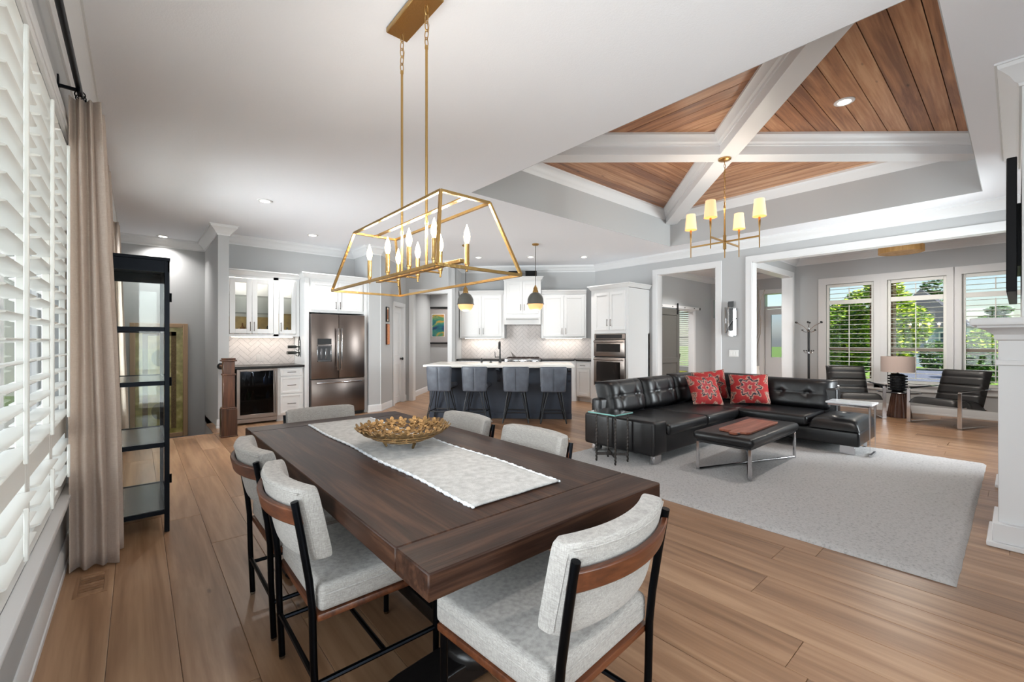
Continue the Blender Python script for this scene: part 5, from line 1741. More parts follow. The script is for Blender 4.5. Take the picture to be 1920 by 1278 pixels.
# side table with glass top
stb = thing('glass_side_table', 'small glass topped side table with hammered iron legs by the sofa arm', 'side table', (3.83, 2.83, 0))
W(G().rbox(3.665, 3.975, 2.655, 3.005, .545, .560, .003, 1), 'glass_top', GLASSG, stb)
EDGE = plain('glass_edge', (140,200,196), .08, spec=.8)
W(G().box(3.664, 3.976, 2.654, 2.657, .546, .559).box(3.664, 3.976, 3.003, 3.006, .546, .559).box(3.664, 3.667, 2.654, 3.006, .546, .559).box(3.973, 3.976, 2.654, 3.006, .546, .559), 'glass_edge', EDGE, stb, smooth=0)
W(G().tube([(3.74,2.95,.54), (3.745,2.71,.54), (3.955,2.705,.54), (3.955,2.96,.54)], 0, closed=True, sq=(.008,.004)), 'top_frame', BLACKM, stb, smooth=0)
for x, y in ((3.74,2.95), (3.745,2.71), (3.955,2.705), (3.955,2.96)):
    pts = [(x+.0035*math.cos(k*2.1), y+.0035*math.sin(k*2.1), RZ+.004+(.535-RZ)*k/40) for k in range(41)]
    W(G().tube(pts, .0105, 7), 'leg', metal('hammered_iron', (78,74,72), .42, bump=.5, bscale=70) if 'hammered_iron' not in MT else MT['hammered_iron'], stb, smooth=50)
W(G().tube([(3.74,2.95,.105), (3.955,2.705,.105)], 0, sq=(.006,.014)), 'brace', MT['hammered_iron'], stb, smooth=0)
W(G().tube([(3.745,2.71,.105), (3.955,2.96,.105)], 0, sq=(.006,.014)), 'brace', MT['hammered_iron'], stb, smooth=0)

# c-shaped table over the chaise
ct = thing('c_table', 'chrome c-shaped table with white top over the end of the chaise', 'side table', (6.24, 1.25, 0))
W(G().rbox(6.075, 6.395, 1.03, 1.46, .593, .612, .003, 1), 'top', plain('white_glass_top', (220,222,226), .08, spec=.7), ct)
for x in (6.1, 6.37):
    W(G().tube([(x, 1.44, .582), (x, 1.055, .582), (x, 1.055, RZ+.02), (x, 1.40, RZ+.02)], 0, sq=(.014, .011)), 'frame', CHROME, ct, smooth=0, bevel=.002)
W(G().box(6.11, 6.36, 1.045, 1.065, .572, .592), 'cross_bar', CHROME, ct, smooth=0)
W(G().box(6.11, 6.36, 1.045, 1.065, RZ+.009, RZ+.031), 'cross_bar', CHROME, ct, smooth=0)

# chandelier of the tray ceiling
LX, LY = 5.2, 2.23
lc = thing('shaded_chandelier', 'brass four arm chandelier with small lit shades under the beams', 'chandelier', (LX, LY, BZ))
W(G().lathe([(0,-.001),(.07,-.001),(.07,-.016),(.06,-.022),(.012,-.03),(0,-.03)], (LX, LY, BZ), 24), 'canopy', BRASS, lc)
z = BZ-.05; k = 0
while z > 2.93:
    g = G(); link(g, (LX, LY, z), (k % 2)*PI/2+.5, .022, .009, .0022)
    W(g, 'chain_link', BRASS, lc); z -= .035; k += 1
W(G().tube([(LX+.008*math.sin(i*1.3), LY+.008*math.cos(i*1.3), 2.91+.5*i/14) for i in range(15)], .0025, 5), 'cord', BRASS, lc)
W(G().lathe([(0,-.19),(.006,-.188),(.007,-.09),(.018,-.085),(.018,.075),(.011,.08),(.009,.36),(.012,.37),(.012,.42),(.006,.43),(.006,.46),(0,.46)], (LX, LY, 2.468), 14), 'stem', BRASS, lc)
SHADE = plain('shade_linen', (236,206,166), .8, emit=(255,200,136), es=.42)
for dx, dy in ((.40,0),(-.36,0),(0,.41),(0,-.375)):
    W(G().tube([(LX, LY, 2.468), (LX+dx, LY+dy, 2.468)], 0, sq=(.007, .009)), 'arm', BRASS, lc, smooth=0)
    x, y = LX+dx, LY+dy
    W(G().lathe([(0,-.13),(.0055,-.128),(.0065,.0),(.0065,.09),(.008,.095),(.013,.175),(.011,.18),(.011,.21),(0,.21)], (x, y, 2.468), 12), 'candle_rod', BRASS, lc)
    sh = W(G().lathe([(.069,0),(.0525,.19),(.0515,.19),(.068,0)], (x, y, 2.683), 28), 'lamp_shade', SHADE, lc, smooth=50)
    W(G().sphere((x, y, 2.73), .018, 10, 8, (1,1,1.6)), 'bulb', BULB, lc)
    ld = bpy.data.lights.new('shade_light', 'POINT'); ld.energy = 3; ld.color = (1, .92, .8); ld.shadow_soft_size = .03
    lo = bpy.data.objects.new('shade_light', ld); COL.objects.link(lo); lo.parent = lc
    lo.location = Vector((x, y, 2.90)) - lc.location

# fireplace with mantel, television above
fp = thing('fireplace', 'white panelled fireplace surround with mantel shelf at the right edge', 'fireplace', (5.2, -.2, 0))
FX0, FX1 = 4.2, 6.2
W(G().box(FX0, FX1, -.598, -.02, 0, CZ), 'chimney_breast', TRIM, fp, smooth=0)
for a, b_ in ((FX0, FX0+.32), (FX1-.32, FX1)):
    W(G().rbox(a-.006, b_+.006, -.5, .08, .10, 1.36, .004, 1), 'pilaster', TRIM, fp)
    W(G().rbox(a-.05, b_+.05, -.52, .105, .03, .15, .004, 1).rbox(a-.075, b_+.075, -.54, .13, 0, .032, .005, 1), 'plinth', TRIM, fp)
    W(G().rbox(a-.018, b_+.018, -.51, .092, 1.155, 1.19, .004, 1), 'band', TRIM, fp)
W(G().rbox(FX0+.30, FX1-.30, -.3, .072, 1.0, 1.36, .003, 1), 'frieze', TRIM, fp)
W(G().sweep([(0,1.31),(.015,1.32),(.02,1.35),(.06,1.385),(.09,1.395),(.09,1.41),(0,1.41)], [(FX1+.006,-.5),(FX1+.006,.08),(FX0-.006,.08),(FX0-.006,-.5)], side=-1), 'mantel_moulding', TRIM, fp, smooth=30)
W(G().rbox(FX0-.15, FX1+.15, -.45, .20, 1.41, 1.455, .006, 2), 'mantel_shelf', TRIM, fp)
W(G().box(FX0+.32, FX1-.32, -.019, .02, .0, 1.0), 'slips', plain('fire_stone', (92,90,90), .4, var=.1, bscale=8), fp, smooth=0)
W(G().box(FX0+.5, FX1-.5, .02, .026, .1, .8), 'firebox_glass', SCREEN, fp, smooth=0)
tv = thing('television', 'wall mounted flat black television above the mantel seen edge on', 'television', (5.2, .0, 1.64))
W(G().rbox(4.42, 5.98, -.0, .048, 1.64, 2.535, .004, 1), 'body', SCREEN, tv)
W(G().box(4.435, 5.965, .048, .049, 1.66, 2.525), 'screen', plain('screen_glass', (6,7,10), .3, spec=.3), tv, smooth=0)
W(G().box(4.8, 5.6, -.0185, .0, 1.85, 2.3), 'bracket', BLACKM, tv, smooth=0)

# wall sculpture and switches on the doors wall
t = unit('wall_sculpture', 'mirrored metal wall sculpture between the two wide openings', 'wall art', DP0, DP1, 6.35-3.295, -.002, 1.39)
MIRR = metal('mirror_metal', (220,222,226), .04)
G().rbox(-.075, .02, -.02, -.0, .0, .60, .002, 1).obj('mirror_strip', MIRR, t)
g = G().rbox(-.115, -.09, -.055, -.035, .06, .52, .002, 1)
G().rbox(-.07, .08, -.045, -.028, .02, .50, .002, 1).obj('mirror_strip', MIRR, t)
g.obj('mirror_strip', MIRR, t)
G().rbox(-.05, .04, -.06, -.046, .52, .62, .002, 1).obj('dark_tile', BLACKM, t)
G().tube([(-.09+.19*k/12, -.062-.01*math.sin(k*.26), .06+.26*math.sin(k*.13)) for k in range(13)], .006, 6).obj('wire', CHROME, t)
G().box(-.04, .03, -.048, -.018, .1, .5).obj('mount', BLACKM, t, smooth=0)
outlet('white triple switch plate below the wall sculpture', DP0, DP1, 6.35-3.27, 1.09, 3, 'switch_plate', -.001, 'switch')
# ------------------------------------------------------------------ sunroom and foyer
for i, (a, b) in enumerate(SW):
    win = bpy.data.objects.new('window_%d' % (5+i), None); COL.objects.link(win); struct(win)
    M = frame(SP0, SP1)
    g = G(M)
    for x0, x1, z0, z1 in ((a,a+.035,SWZ0,SWZ1),(b-.035,b,SWZ0,SWZ1),(a,b,SWZ0,SWZ0+.04),(a,b,SWZ1-.04,SWZ1)):
        g.rbox(x0, x1, .11, .16, z0, z1, .004, 1)
    g.obj('window_frame', TRIM, win, smooth=30)
    G(M).rbox(a+.03, b-.03, .12, .16, 1.12, 1.18, .004, 1).obj('meeting_rail', plain('tan_sash', (176,160,144), .5) if 'tan_sash' not in MT else MT['tan_sash'], win, smooth=30)
    G(M).box(a+.02, b-.02, .138, .142, SWZ0+.02, SWZ1-.02).obj('pane', GLASS, win, smooth=0)
    g = G(M)
    g.rbox(a-.13 if i == 0 else a-.098, a+.004, -.02, 0, SWZ0-.1, SWZ1+.004, .004, 1).rbox(b-.004, b+.096, -.02, 0, SWZ0-.1, SWZ1+.004, .004, 1)
    g.rbox(a-.13 if i == 0 else a-.098, b+.098, -.02, 0, SWZ1-.004, SWZ1+.13, .004, 1).rbox(a-.1, b+.098, -.02, 0, SWZ0-.13, SWZ0-.03, .004, 1)
    g.obj('window_casing', TRIM, win, smooth=30)
    G(M).rbox(a-.1, b+.09, -.05, .11, SWZ0-.03, SWZ0, .005, 2).obj('window_sill', TRIM, win, smooth=30)
    shutter(('white shutter in the left window of the sunroom', 'white shutter in the middle window of the sunroom', 'white shutter in the right window of the sunroom behind the television')[i],
            SP0, SP1, a+.003, b-.003, SWZ0+.003, SWZ1-.003, (2.05, 2.135), R(3), n=.05, pitch=.092, lw=.089, rail=.06, stile=.045, group='sunroom shutters')

# flush ceiling lamp
t = thing('flush_lamp', 'round wooden flush ceiling lamp in the sunroom', 'ceiling lamp', (9.3, 1.22, CZ))
PALEW = wood('pale_wood_band', (176,128,66), (204,156,92), (220,176,116), axis=2, scale=1, rough=.5, vary=.02)
G().lathe([(0,-.001),(.20,-.001),(.20,-.03),(0,-.03)], n=32).obj('base', WHITEP, t)
G().cyl((0,0,-.03), (0,0,-.25), .03, n=14).obj('stem', WHITEP, t)
G().lathe([(.275,-.225),(.282,-.225),(.282,-.325),(.275,-.325)], n=40).obj('wood_band', PALEW, t)
G().lathe([(0,-.315),(.274,-.315),(.274,-.310),(0,-.31)], n=40).obj('diffuser', glow('lamp_diffuser', (255,232,196), 1.6), t)
ld = bpy.data.lights.new('flush_light', 'AREA'); ld.shape = 'DISK'; ld.size = .48; ld.energy = 24; ld.color = (1, .93, .84)
lo = bpy.data.objects.new('flush_light', ld); COL.objects.link(lo); lo.parent = t; lo.location = (0, 0, -.335)

# lounge chairs
def make_lounge(label, loc, rz):
    t = thing('lounge_chair', label, 'armchair', loc, rz, 'chrome framed leather lounge chairs')
    for sx in (-1, 1):
        x = sx*.325
        G().tube([(x,-.33,.545), (x,-.345,.53), (x,-.345,.012), (x,.345,.012), (x,.345,.56), (x,.33,.575)], 0, sq=(.02, .0065)).obj('side_frame', CHROME, t, smooth=0, bevel=.002)
        G().tube([(x,-.345,.545), (x,.345,.572)], 0, sq=(.02, .0065)).obj('arm_bar', CHROME, t, smooth=0, bevel=.002)
        G().rbox(x-.022, x+.022, -.30, .20, .556, .572, .006, 2).obj('arm_pad', LEATHERB, t)
    G().tube([(-.325,-.20,.31), (.325,-.20,.31)], 0, sq=(.018, .006)).obj('cross_bar', CHROME, t, smooth=0)
    G().tube([(-.325,.30,.25), (.325,.30,.25)], 0, sq=(.018, .006)).obj('cross_bar', CHROME, t, smooth=0)
    # seat: channelled pad lying back
    g = pad(.60, .70, .115, hs=(.35,), n=28, m_=30, p=10, gs=.02)
    M = Matrix.Translation((0, -.39, .325)) @ Matrix.Rotation(R(-97), 4, 'X')
    g.v = [tuple(M @ Vector((p[0], p[1], p[2]))) for p in g.v]
    g.obj('seat', LEATHERB, t, smooth=70)
    g = pad(.60, .58, .10, hs=(.15,.30,.44), n=28, m_=40, p=10, gs=.02)
    M = Matrix.Translation((0, .255, .30)) @ Matrix.Rotation(R(-22), 4, 'X')
    g.v = [tuple(M @ Vector(p)) for p in g.v]
    g.obj('backrest', LEATHERB, t, smooth=70)
    return t
l1 = make_lounge('black leather lounge chair with chrome arms under the left sunroom window', (9.684, 1.906, 0), R(-62.5))
dup(l1, (9.655, .71, 0), R(-114), 'black leather lounge chair with chrome arms nearest the fireplace')

t = thing('drum_table', 'round dark topped table on fluted walnut base between lounge chairs', 'side table', (9.99, 1.33, 0))
def flute(u, v):
    a = 2*PI*u
    r = (.165-.062*v)*(1+.025*math.cos(a*22))
    return (r*math.cos(a), r*math.sin(a), .42*v)
g = G().grid(flute, 132, 6, closeu=True)
g.f.append(tuple(range(131, -1, -1))); g.f.append(tuple(6*132+i for i in range(132)))
WALV = wood('walnut_upright', (66,38,26), (96,60,42), (120,80,58), axis=2, scale=1.2, rough=.4, vary=.05)
g.obj('fluted_base', WALV, t, smooth=30)
G().lathe([(0,.42),(.29,.42),(.30,.428),(.29,.44),(0,.44)], n=40).obj('table_top', plain('dark_table_top', (42,40,44), .15), t)
t = thing('table_lamp', 'black studded table lamp with pale shade on the drum table', 'lamp', (9.97, 1.35, .441))
prof = [(0,0),(.07,0)]
for k in range(6):
    z = .015+.046*k
    prof += [(.10,z),(.118,z+.012),(.118,z+.026),(.10,z+.038)]
prof += [(.07,.30),(.015,.305),(.012,.345),(0,.345)]
G().lathe(prof, n=24).obj('body', BLACKM, t, smooth=30)
for k in range(6):
    for j in range(12):
        a = 2*PI*(j+.5*(k % 2))/12
        z = .034+.046*k
        G().sphere((.121*math.cos(a), .121*math.sin(a), z), .014, 7, 5).obj('stud', BLACKM, t)
G().lathe([(.225,.335),(.225,.60),(.221,.60),(.221,.335)], n=40).obj('lamp_shade', plain('blush_shade', (204,184,174), .85), t, smooth=50)
G().cyl((0,0,.34), (0,0,.59), .004, n=6).cyl((-.22,0,.585), (.22,0,.585), .003, n=6).cyl((0,-.22,.585), (0,.22,.585), .003, n=6).obj('harp', BLACKM, t)

# coat stand
t = thing('coat_stand', 'black and chrome coat stand with ball tipped hooks', 'coat stand', (10.25, 2.74, 0))
G().lathe([(0,0),(.19,0),(.19,.015),(.03,.04),(0,.04)], n=28).obj('base', BLACKM, t)
G().cyl((0,0,.03), (0,0,1.52), .021, n=12).obj('pole', BLACKM, t)
G().cyl((0,0,1.06), (0,0,1.09), .024, n=12).cyl((0,0,1.5), (0,0,1.58), .014, n=12).obj('collar', CHROME, t)
for k in range(6):
    a = 2*PI*k/6+.2
    c, s_ = math.cos(a), math.sin(a)
    h = G().tube([(.012*c,.012*s_,1.5), (.05*c,.05*s_,1.56), (.12*c,.12*s_,1.62), (.235*c,.235*s_,1.68)], .0065, 6).obj('hook', CHROME, t)
    G().sphere((.24*c,.24*s_,1.685), .019, 10, 8).obj('ball', BLACKM, h)
    h = G().tube([(.012*c,.012*s_,1.5), (.05*c,.05*s_,1.49), (.10*c,.10*s_,1.50), (.12*c,.12*s_,1.525)], .0055, 6).obj('hook', CHROME, t)
    G().sphere((.122*c,.122*s_,1.53), .015, 10, 8).obj('ball', BLACKM, h)
for k in range(4):
    a = 2*PI*k/4+.75
    c, s_ = math.cos(a), math.sin(a)
    h = G().tube([(.02*c,.02*s_,1.075), (.06*c,.06*s_,1.07), (.085*c,.085*s_,1.09), (.09*c,.09*s_,1.11)], .005, 6).obj('hook', CHROME, t)
    G().sphere((.09*c,.09*s_,1.115), .013, 8, 6).obj('ball', BLACKM, h)

# front door with transom, seen through the sunroom opening
FP0, FP1 = (12.2, 8.2), (12.2, 3.27)
fd = bpy.data.objects.new('door_3', None); COL.objects.link(fd); struct(fd)
casing(w_front, FP0, FP1, 3.95, 4.87, 2.52, .1, jamb=.2, back=False)
M = frame(FP0, FP1)
g = G(M).box(3.966, 4.855, .06, .105, .01, .9).box(3.966, 4.10, .06, .105, .9, 2.12).box(4.72, 4.855, .06, .105, .9, 2.12).box(4.1, 4.72, .06, .105, 1.98, 2.12)
g.obj('door_slab', TRIM, fd, smooth=0)
G(M).box(4.1, 4.72, .08, .085, .9, 1.98).obj('pane', glass('frosted_lite', (225,230,240), .2, .1), fd, smooth=0)
G(M).rbox(3.966, 4.855, .05, .12, 2.13, 2.19, .004, 1).obj('transom_bar', TRIM, fd)
G(M).box(3.97, 4.85, .08, .085, 2.19, 2.50).obj('transom_pane', GLASS, fd, smooth=0)
g = G(M).rbox(4.765, 4.815, .035, .06, 1.02, 1.14, .004, 1)
g.obj('lock_keypad', BLACKM, fd)
g = G(M @ Matrix.Translation((4.79, .06, .90)) @ Matrix.Rotation(R(90), 4, 'X')).lathe([(0,0),(.03,0),(.03,.008),(.012,.012),(.012,.035),(.028,.045),(.028,.06),(0,.066)], n=16)
g.obj('door_knob', BLACKM, fd)
outlet('white double switch plate beside the front door', FP0, FP1, 5.08-.0, 1.10, 2, 'switch_plate', -.001, 'switch') if False else None
t = unit('switch_plate', 'white double switch plate beside the front door', 'switch', (12.2,5.6), (12.2,3.27), 5.6-3.82+.0, -.001, 1.10) if False else None
# barn door on its rail
bd = thing('barn_door', 'grey sliding barn door hanging on a metal rail in the foyer', 'barn door', (9.9, 5.57, 0))
GREYD = plain('grey_door_paint', (92,90,86), .45)
W(G().box(9.42, 10.33, 5.555, 5.575, .02, 2.1), 'panel', GREYD, bd, smooth=0)
W(G().rbox(9.42, 9.53, 5.54, 5.58, .02, 2.1, .003, 1).rbox(10.22, 10.33, 5.54, 5.58, .02, 2.1, .003, 1).rbox(9.53, 10.22, 5.54, 5.58, .02, .2, .003, 1).rbox(9.53, 10.22, 5.54, 5.58, 1.95, 2.1, .003, 1).rbox(9.53, 10.22, 5.54, 5.58, .78, .90, .003, 1), 'door_frame', GREYD, bd)
rl = thing('barn_door_rail', 'flat pale metal barn door rail above the office opening', 'rail', (10.3, 5.58, 2.13))
W(G().rbox(9.2, 11.42, 5.545, 5.585, 2.125, 2.20, .004, 1), 'rail', TRIM, rl)
for x in (9.5, 10.0, 10.6, 11.1): W(G().cyl((x, 5.545, 2.16), (x, 5.53, 2.16), .012, n=8), 'bolt', BLACKM, rl)
W(G().rbox(11.39, 11.43, 5.53, 5.546, 2.13, 2.19, .003, 1), 'end_stop', BLACKM, rl)
W(G().rbox(10.20, 10.26, 5.525, 5.54, 1.98, 2.24, .003, 1).cyl((10.23,5.54,2.225), (10.23,5.525,2.225), .03, n=14), 'hanger', BLACKM, bd)
# office behind it: window and armchair
ow = bpy.data.objects.new('window_8', None); COL.objects.link(ow); struct(ow)
G(M).rbox(1.3, 1.34, .1, .15, .55, 2.3, .003, 1).rbox(2.06, 2.1, .1, .15, .55, 2.3, .003, 1).rbox(1.3, 2.1, .1, .15, .55, .59, .003, 1).rbox(1.3, 2.1, .1, .15, 2.26, 2.3, .003, 1).rbox(1.3, 2.1, .1, .15, 1.4, 1.44, .003, 1).obj('window_frame', TRIM, ow)
G(M).box(1.33, 2.07, .12, .124, .57, 2.28).obj('pane', GLASS, ow, smooth=0)
for k in range(30):
    o = mk('blind_slat', louver_mesh(.05, .78, .004), SHUT, ow)
    o.location = M @ Vector((1.7, .03, .58+.058*k)); o.rotation_euler = (R(48), 0, math.atan2(FP1[1]-FP0[1], FP1[0]-FP0[0]))
G(M).box(2.66, 2.95, .1, .104, 1.95, 2.45).obj('pane', GLASS, ow, smooth=0)
oc = thing('office_chair', 'wooden armchair with green seat seen through the office doorway', 'chair', (11.2, 6.42, 0), R(200))
GREENC = plain('green_cushion', (138,142,52), .8)
GREYW = plain('grey_wood', (96,92,84), .5)
for sx in (-1, 1):
    G().tube([(sx*.28,-.28,0), (sx*.28,-.26,.62)], .02, 8).obj('leg', GREYW, oc)
    G().tube([(sx*.27,.30,0), (sx*.27,.26,.45), (sx*.26,.34,.95)], .02, 8).obj('leg', GREYW, oc)
    G().tube([(sx*.28,-.30,.62), (sx*.285,.0,.635), (sx*.27,.29,.66)], .022, 8).obj('arm', GREYW, oc)
G().rbox(-.26, .26, -.28, .28, .36, .48, .03, 3).obj('seat_cushion', GREENC, oc, smooth=60)
G().rbox(-.25, .25, -.03, .06, .5, .92, .03, 3).obj('back_cushion', plain('pale_cushion', (196,190,176), .9), oc, smooth=60)
kids(oc)[-1].location = (0, .27, 0)
# vase of branches
vs_ = thing('branch_vase', 'tall pale floor vase with bare branches near the front door', 'vase', (9.62, 3.52, 0))
G().lathe([(0,0),(.10,0),(.13,.12),(.14,.35),(.11,.6),(.075,.74),(.085,.80),(.078,.80),(.068,.74),(.1,.6),(0,.55)], n=24).obj('vase', plain('putty_ceramic', (196,186,176), .5), vs_)
rbv = random.Random(9)
BRW = plain('bare_branch', (116,104,92), .8)
for k in range(7):
    a = rbv.uniform(0, 6.28); sp = rbv.uniform(.06, .3)
    pts = [(.02*math.cos(a), .02*math.sin(a), .56)]
    top = rbv.uniform(1.9, 2.5)
    for j in range(1, 9):
        f = j/8
        pts.append((sp*f*math.cos(a)+rbv.uniform(-.03,.03), sp*f*math.sin(a)+rbv.uniform(-.03,.03), .56+(top-.56)*f))
    G().tube(pts, .007, 5).obj('branch', BRW, vs_)

# ------------------------------------------------------------------ outside
def leaves(name, label, loc, trunk_h, crown, n, size, cols, cat='tree', seed=1, group=None, trunk=True):
    """tree or shrub: trunk and a crown of many single leaves; crown = list of (dx, dy, dz, rx, ry, rz)"""
    t = thing(name, label, cat, loc, 0, group)
    rr = random.Random(seed)
    m, nt, b = nmat(name+'_leaf%d' % seed)
    oi = nt.nodes.new('ShaderNodeNewGeometry')
    nt.links.new(ramp(nt, oi.outputs['Random Per Island'], [(i/(len(cols)-1), rgb(c)) for i, c in enumerate(cols)]), b.inputs['Base Color'])
    b.inputs['Roughness'].default_value = .6
    try:
        b.inputs['Transmission Weight'].default_value = 0
    except Exception: pass
    g = G()
    tot = sum(c[3]*c[4]*c[5] for c in crown)
    for c in crown:
        for _ in range(int(n*c[3]*c[4]*c[5]/tot)):
            v = Vector((rr.gauss(0,1), rr.gauss(0,1), rr.gauss(0,1))).normalized()*(rr.uniform(.45, 1.0)**.5)
            p = Vector((c[0]+v.x*c[3], c[1]+v.y*c[4], c[2]+v.z*c[5]))
            q = Matrix.Rotation(rr.uniform(0, 6.28), 3, 'Z') @ Matrix.Rotation(rr.uniform(-1.2, 1.2), 3, 'X')
            s = size*rr.uniform(.6, 1.3)
            pts = [q @ Vector(k) for k in ((-s*.5,0,0), (0,-s*.3,.0), (s*.6,0,s*.1), (0,s*.3,0))]
            g.v += [tuple(p+k) for k in pts]
            i = len(g.v)-4
            g.f.append((i, i+1, i+2, i+3))
    stuff(g.obj('foliage', m, t, smooth=0, fix=False))
    if trunk:
        G().tube([(0,0,0), (.03,.02,trunk_h*.5), (0,0,trunk_h), (.1,.05,trunk_h*1.5)], .11*max(1, trunk_h/2), 8).obj('trunk', MT.get('bark') or plain('bark', (86,72,58), .9, bump=.6, bscale=12), t)
    return t
GZ = -.35
m, nt, b = nmat('lawn')
n1 = node(nt, 'ShaderNodeTexNoise', Scale=3.0, Detail=6.0); nt.links.new(coords(nt, (1,1,1), rnd=False), n1.inputs['Vector'])
nt.links.new(ramp(nt, n1.outputs[0], [(.35, rgb((84,118,36))), (.65, rgb((128,154,62)))]), b.inputs['Base Color']); b.inputs['Roughness'].default_value = .9
g = G().box(-60, -.53, -110, 110, GZ-.2, GZ).box(12.4, 140, -110, 110, GZ-.2, GZ).box(-.53, 12.4, -110, -2.8, GZ-.2, GZ).box(-.53, 12.4, 12, 110, GZ-.2, GZ)
struct(g.obj('floor_lawn', m, smooth=0))
g = G().prism([(17,1.9),(17,2.9),(34,4.6),(34,1.5),(24,1.25)], GZ, GZ+.015)
struct(g.obj('floor_driveway', plain('asphalt', (96,100,116), .9, var=.1, bscale=2), smooth=0))
g = G().box(-9, -.53, -8, 14, GZ, GZ+.03).box(-.53, 4, -9, -2.8, GZ, GZ+.03)  # pale slab added outside to bounce neutral light indoors
BOUNCE = plain('bounce_concrete', (206,204,200), .9, var=.05, bscale=3)
struct(g.obj('floor_bounce_patio', BOUNCE, smooth=0))
g = G().box(-9.2, -9, -8, 20, GZ, 5.0).box(-9, 3, 19.8, 20, GZ, 5.0)  # pale walls added outside; their white imitates an overexposed exterior
struct(g.obj('wall_white_backdrop', plain('backdrop_white', (236,236,234), .9), smooth=0))
g = G().box(10.92, 12.55, -3, 3.1, GZ, -.05)
struct(g.obj('floor_porch', plain('porch_concrete', (170,160,150), .9), smooth=0))
# roof eaves keep the sun off the glass
g = G().box(-1.6, 12.9, -3.6, 12.6, CZ+.75, CZ+.9).box(-.9, 13.2, -3.4, 12.5, CZ+.12, CZ+.2)
g = G().box(-1.5, 13.3, -3.6, 12.7, WZ+.2, WZ+.32)
struct(g.obj('ceiling_roof', plain('roof_deck', (120,112,104), .9), smooth=0))
g = G()
for x0, x1, y0, y1 in ((-1.5,-.53,-3.6,12.7), (12.4,13.3,-3.6,12.7), (-.53,12.4,-3.6,-2.8), (10.9,12.4,-2.8,3.1), (-.53,12.4,12,12.7)):
    g.box(x0, x1, y0, y1, CZ+.09, CZ+.13)
struct(g.obj('ceiling_soffit', TRIM, smooth=0))
g = G()
g.box(-1.5,-1.46,-3.6,12.7,CZ+.09,WZ+.2).box(13.26,13.3,-3.6,12.7,CZ+.09,WZ+.2).box(-1.5,13.3,-3.6,-3.56,CZ+.09,WZ+.2).box(-1.5,13.3,12.66,12.7,CZ+.09,WZ+.2)
struct(g.obj('ceiling_fascia', TRIM, smooth=0))
# brick pier and knee wall of the porch
m, nt, b = nmat('porch_brick')
v = node(nt, 'ShaderNodeTexBrick'); v.inputs['Scale'].default_value = 1.0
v.inputs['Brick Width'].default_value = .21; v.inputs['Row Height'].default_value = .075; v.inputs['Mortar Size'].default_value = .008
v.inputs['Color1'].default_value = rgb((168,122,104)); v.inputs['Color2'].default_value = rgb((140,96,82)); v.inputs['Mortar'].default_value = rgb((206,190,178))
tc = nt.nodes.new('ShaderNodeTexCoord'); sp = nt.nodes.new('ShaderNodeSeparateXYZ'); nt.links.new(tc.outputs['Object'], sp.inputs[0])
adn = nt.nodes.new('ShaderNodeMath'); adn.operation = 'ADD'; nt.links.new(sp.outputs['X'], adn.inputs[0]); nt.links.new(sp.outputs['Y'], adn.inputs[1])
cbn = nt.nodes.new('ShaderNodeCombineXYZ'); nt.links.new(adn.outputs[0], cbn.inputs[0]); nt.links.new(sp.outputs['Z'], cbn.inputs[1])
nt.links.new(cbn.outputs[0], v.inputs['Vector']); nt.links.new(v.outputs[0], b.inputs['Base Color']); b.inputs['Roughness'].default_value = .85
add_bump(nt, b, v.outputs['Fac'], -.6, .01)
t = thing('brick_pier', 'red brick porch pier outside the left sunroom window', 'pier', (11.9, 1.84, GZ))
W(G().box(11.7, 12.1, 1.66, 2.03, GZ+.02, 3.045), 'pier', m, t, smooth=0)
t = thing('brick_knee_wall', 'low red brick porch wall below the sunroom windows', 'wall', (11.95, -.2, GZ))
W(G().box(11.8, 12.0, -2.6, 1.655, GZ+.02, .36), 'wall', m, t, smooth=0)
W(G().rbox(11.76, 12.04, -2.6, 1.655, .36, .43, .006, 1), 'cap', plain('brick_cap', (196,150,132), .8), t)
YG = [(60,96,20), (110,150,30), (164,190,44), (206,214,70)]
DG = [(24,52,18), (44,84,28), (74,116,36), (104,140,46)]
leaves('leafy_tree', 'bright yellow green tree outside the middle sunroom window', (20, 2.75, GZ), 1.0, [(0,.1,2.1,1.0,.75,1.5),(0,.35,3.4,.9,.55,.75),(0,-.45,2.2,.7,.5,.7)], 9000, .13, YG, seed=1, group='trees outside')
leaves('leafy_tree', 'green tree filling the left sunroom window', (21.5, 4.45, GZ), 1.0, [(0,0,1.9,1.0,.95,1.4),(0,-.45,3.0,.8,.6,.7)], 8000, .13, [(40,84,20), (86,130,28), (140,172,40), (190,204,64)], seed=2, group='trees outside')
leaves('garden_hedge', 'dark green hedge behind the left sunroom window tree', (25, 5.6, GZ), .5, [(0,0,.9,1.0,1.6,1.0)], 5000, .16, DG, 'hedge', 3, 'trees outside', trunk=False)
leaves('leafy_tree', 'distant dark tree low behind the left sunroom window', (46, 10.2, GZ), 2, [(0,0,3.0,1.8,2.2,1.8)], 4000, .3, DG, seed=4, group='trees outside')
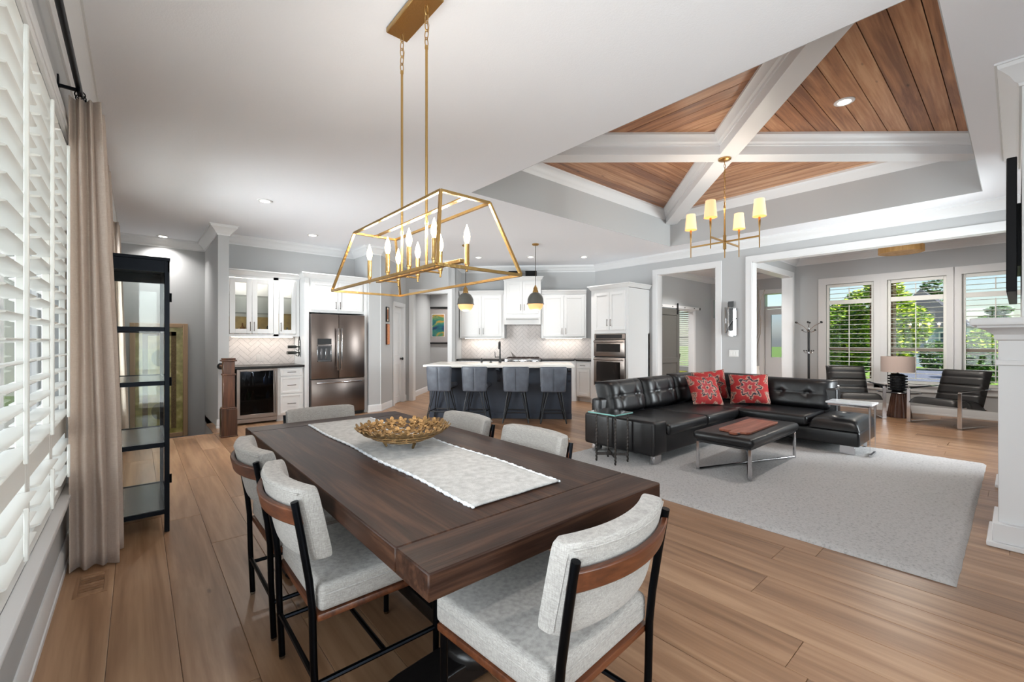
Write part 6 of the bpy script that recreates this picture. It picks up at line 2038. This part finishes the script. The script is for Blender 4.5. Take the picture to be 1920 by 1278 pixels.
leaves('leafy_tree', 'airy dark tree top against the sky in the middle window', (52, 4.6, GZ), 4, [(0,0,6.2,1.0,1.0,.9),(0,.2,5.2,1.3,1.3,.8)], 900, .3, DG, seed=5, group='trees outside')
leaves('leafy_tree', 'dark spreading conifer in the right sunroom window', (50, 1.1, GZ), 2, [(0,0,2.6,1.4,1.3,.5),(0,.1,3.3,1.2,1.0,.4),(0,-.2,4.0,1.0,.8,.35)], 3500, .22, DG, seed=6, group='trees outside')
leaves('garden_shrub', 'yellow green shrub low in the right sunroom window', (27, .98, GZ), .4, [(0,0,1.3,.8,.55,.95)], 3500, .14, YG, 'shrub', 7, 'shrubs outside', trunk=False)
leaves('garden_shrub', 'dark clipped shrub on the lawn in the right sunroom window', (22, .75, GZ), .4, [(0,0,.75,.6,.5,.65)], 2200, .12, DG, 'shrub', 8, 'shrubs outside', trunk=False)
leaves('garden_shrub', 'dark shrub beside the driveway in the middle window', (34, 3.0, GZ), .4, [(0,0,.8,1.0,.7,.9)], 2200, .15, DG, 'shrub', 9, 'shrubs outside', trunk=False)
hs = thing('neighbour_house', 'blue grey gabled house across the street', 'house', (42, 4.0, GZ))
SID = plain('house_siding', (150,162,184), .8); RFM = plain('house_roof', (84,84,96), .9, bump=.3, bscale=6)
W(G().box(38, 46, 2.1, 6.0, GZ, 2.3), 'wall', SID, hs, smooth=0)
W(G().add([(37.6,1.8,2.2),(37.6,6.3,2.2),(46.4,6.3,2.2),(46.4,1.8,2.2),(37.6,4.0,4.6),(46.4,4.0,4.6)], [(0,1,4),(3,5,2),(0,4,5,3),(1,2,5,4),(0,3,2,1)]), 'roof', RFM, hs, smooth=0)
W(G().box(40, 40.7, 2.2, 2.75, 2.2, 4.9), 'chimney', plain('house_chimney', (120,104,98), .9), hs, smooth=0)
for y in (2.5, 3.7, 4.9):
    f = W(G().rbox(37.93, 38.0, y, y+.7, .6, 1.9, .01, 1), 'window', TRIM, hs)
    W(G().box(37.91, 37.935, y+.08, y+.62, .68, 1.82), 'pane', plain('house_glass', (70,84,100), .1) if 'house_glass' not in MT else MT['house_glass'], f, smooth=0)
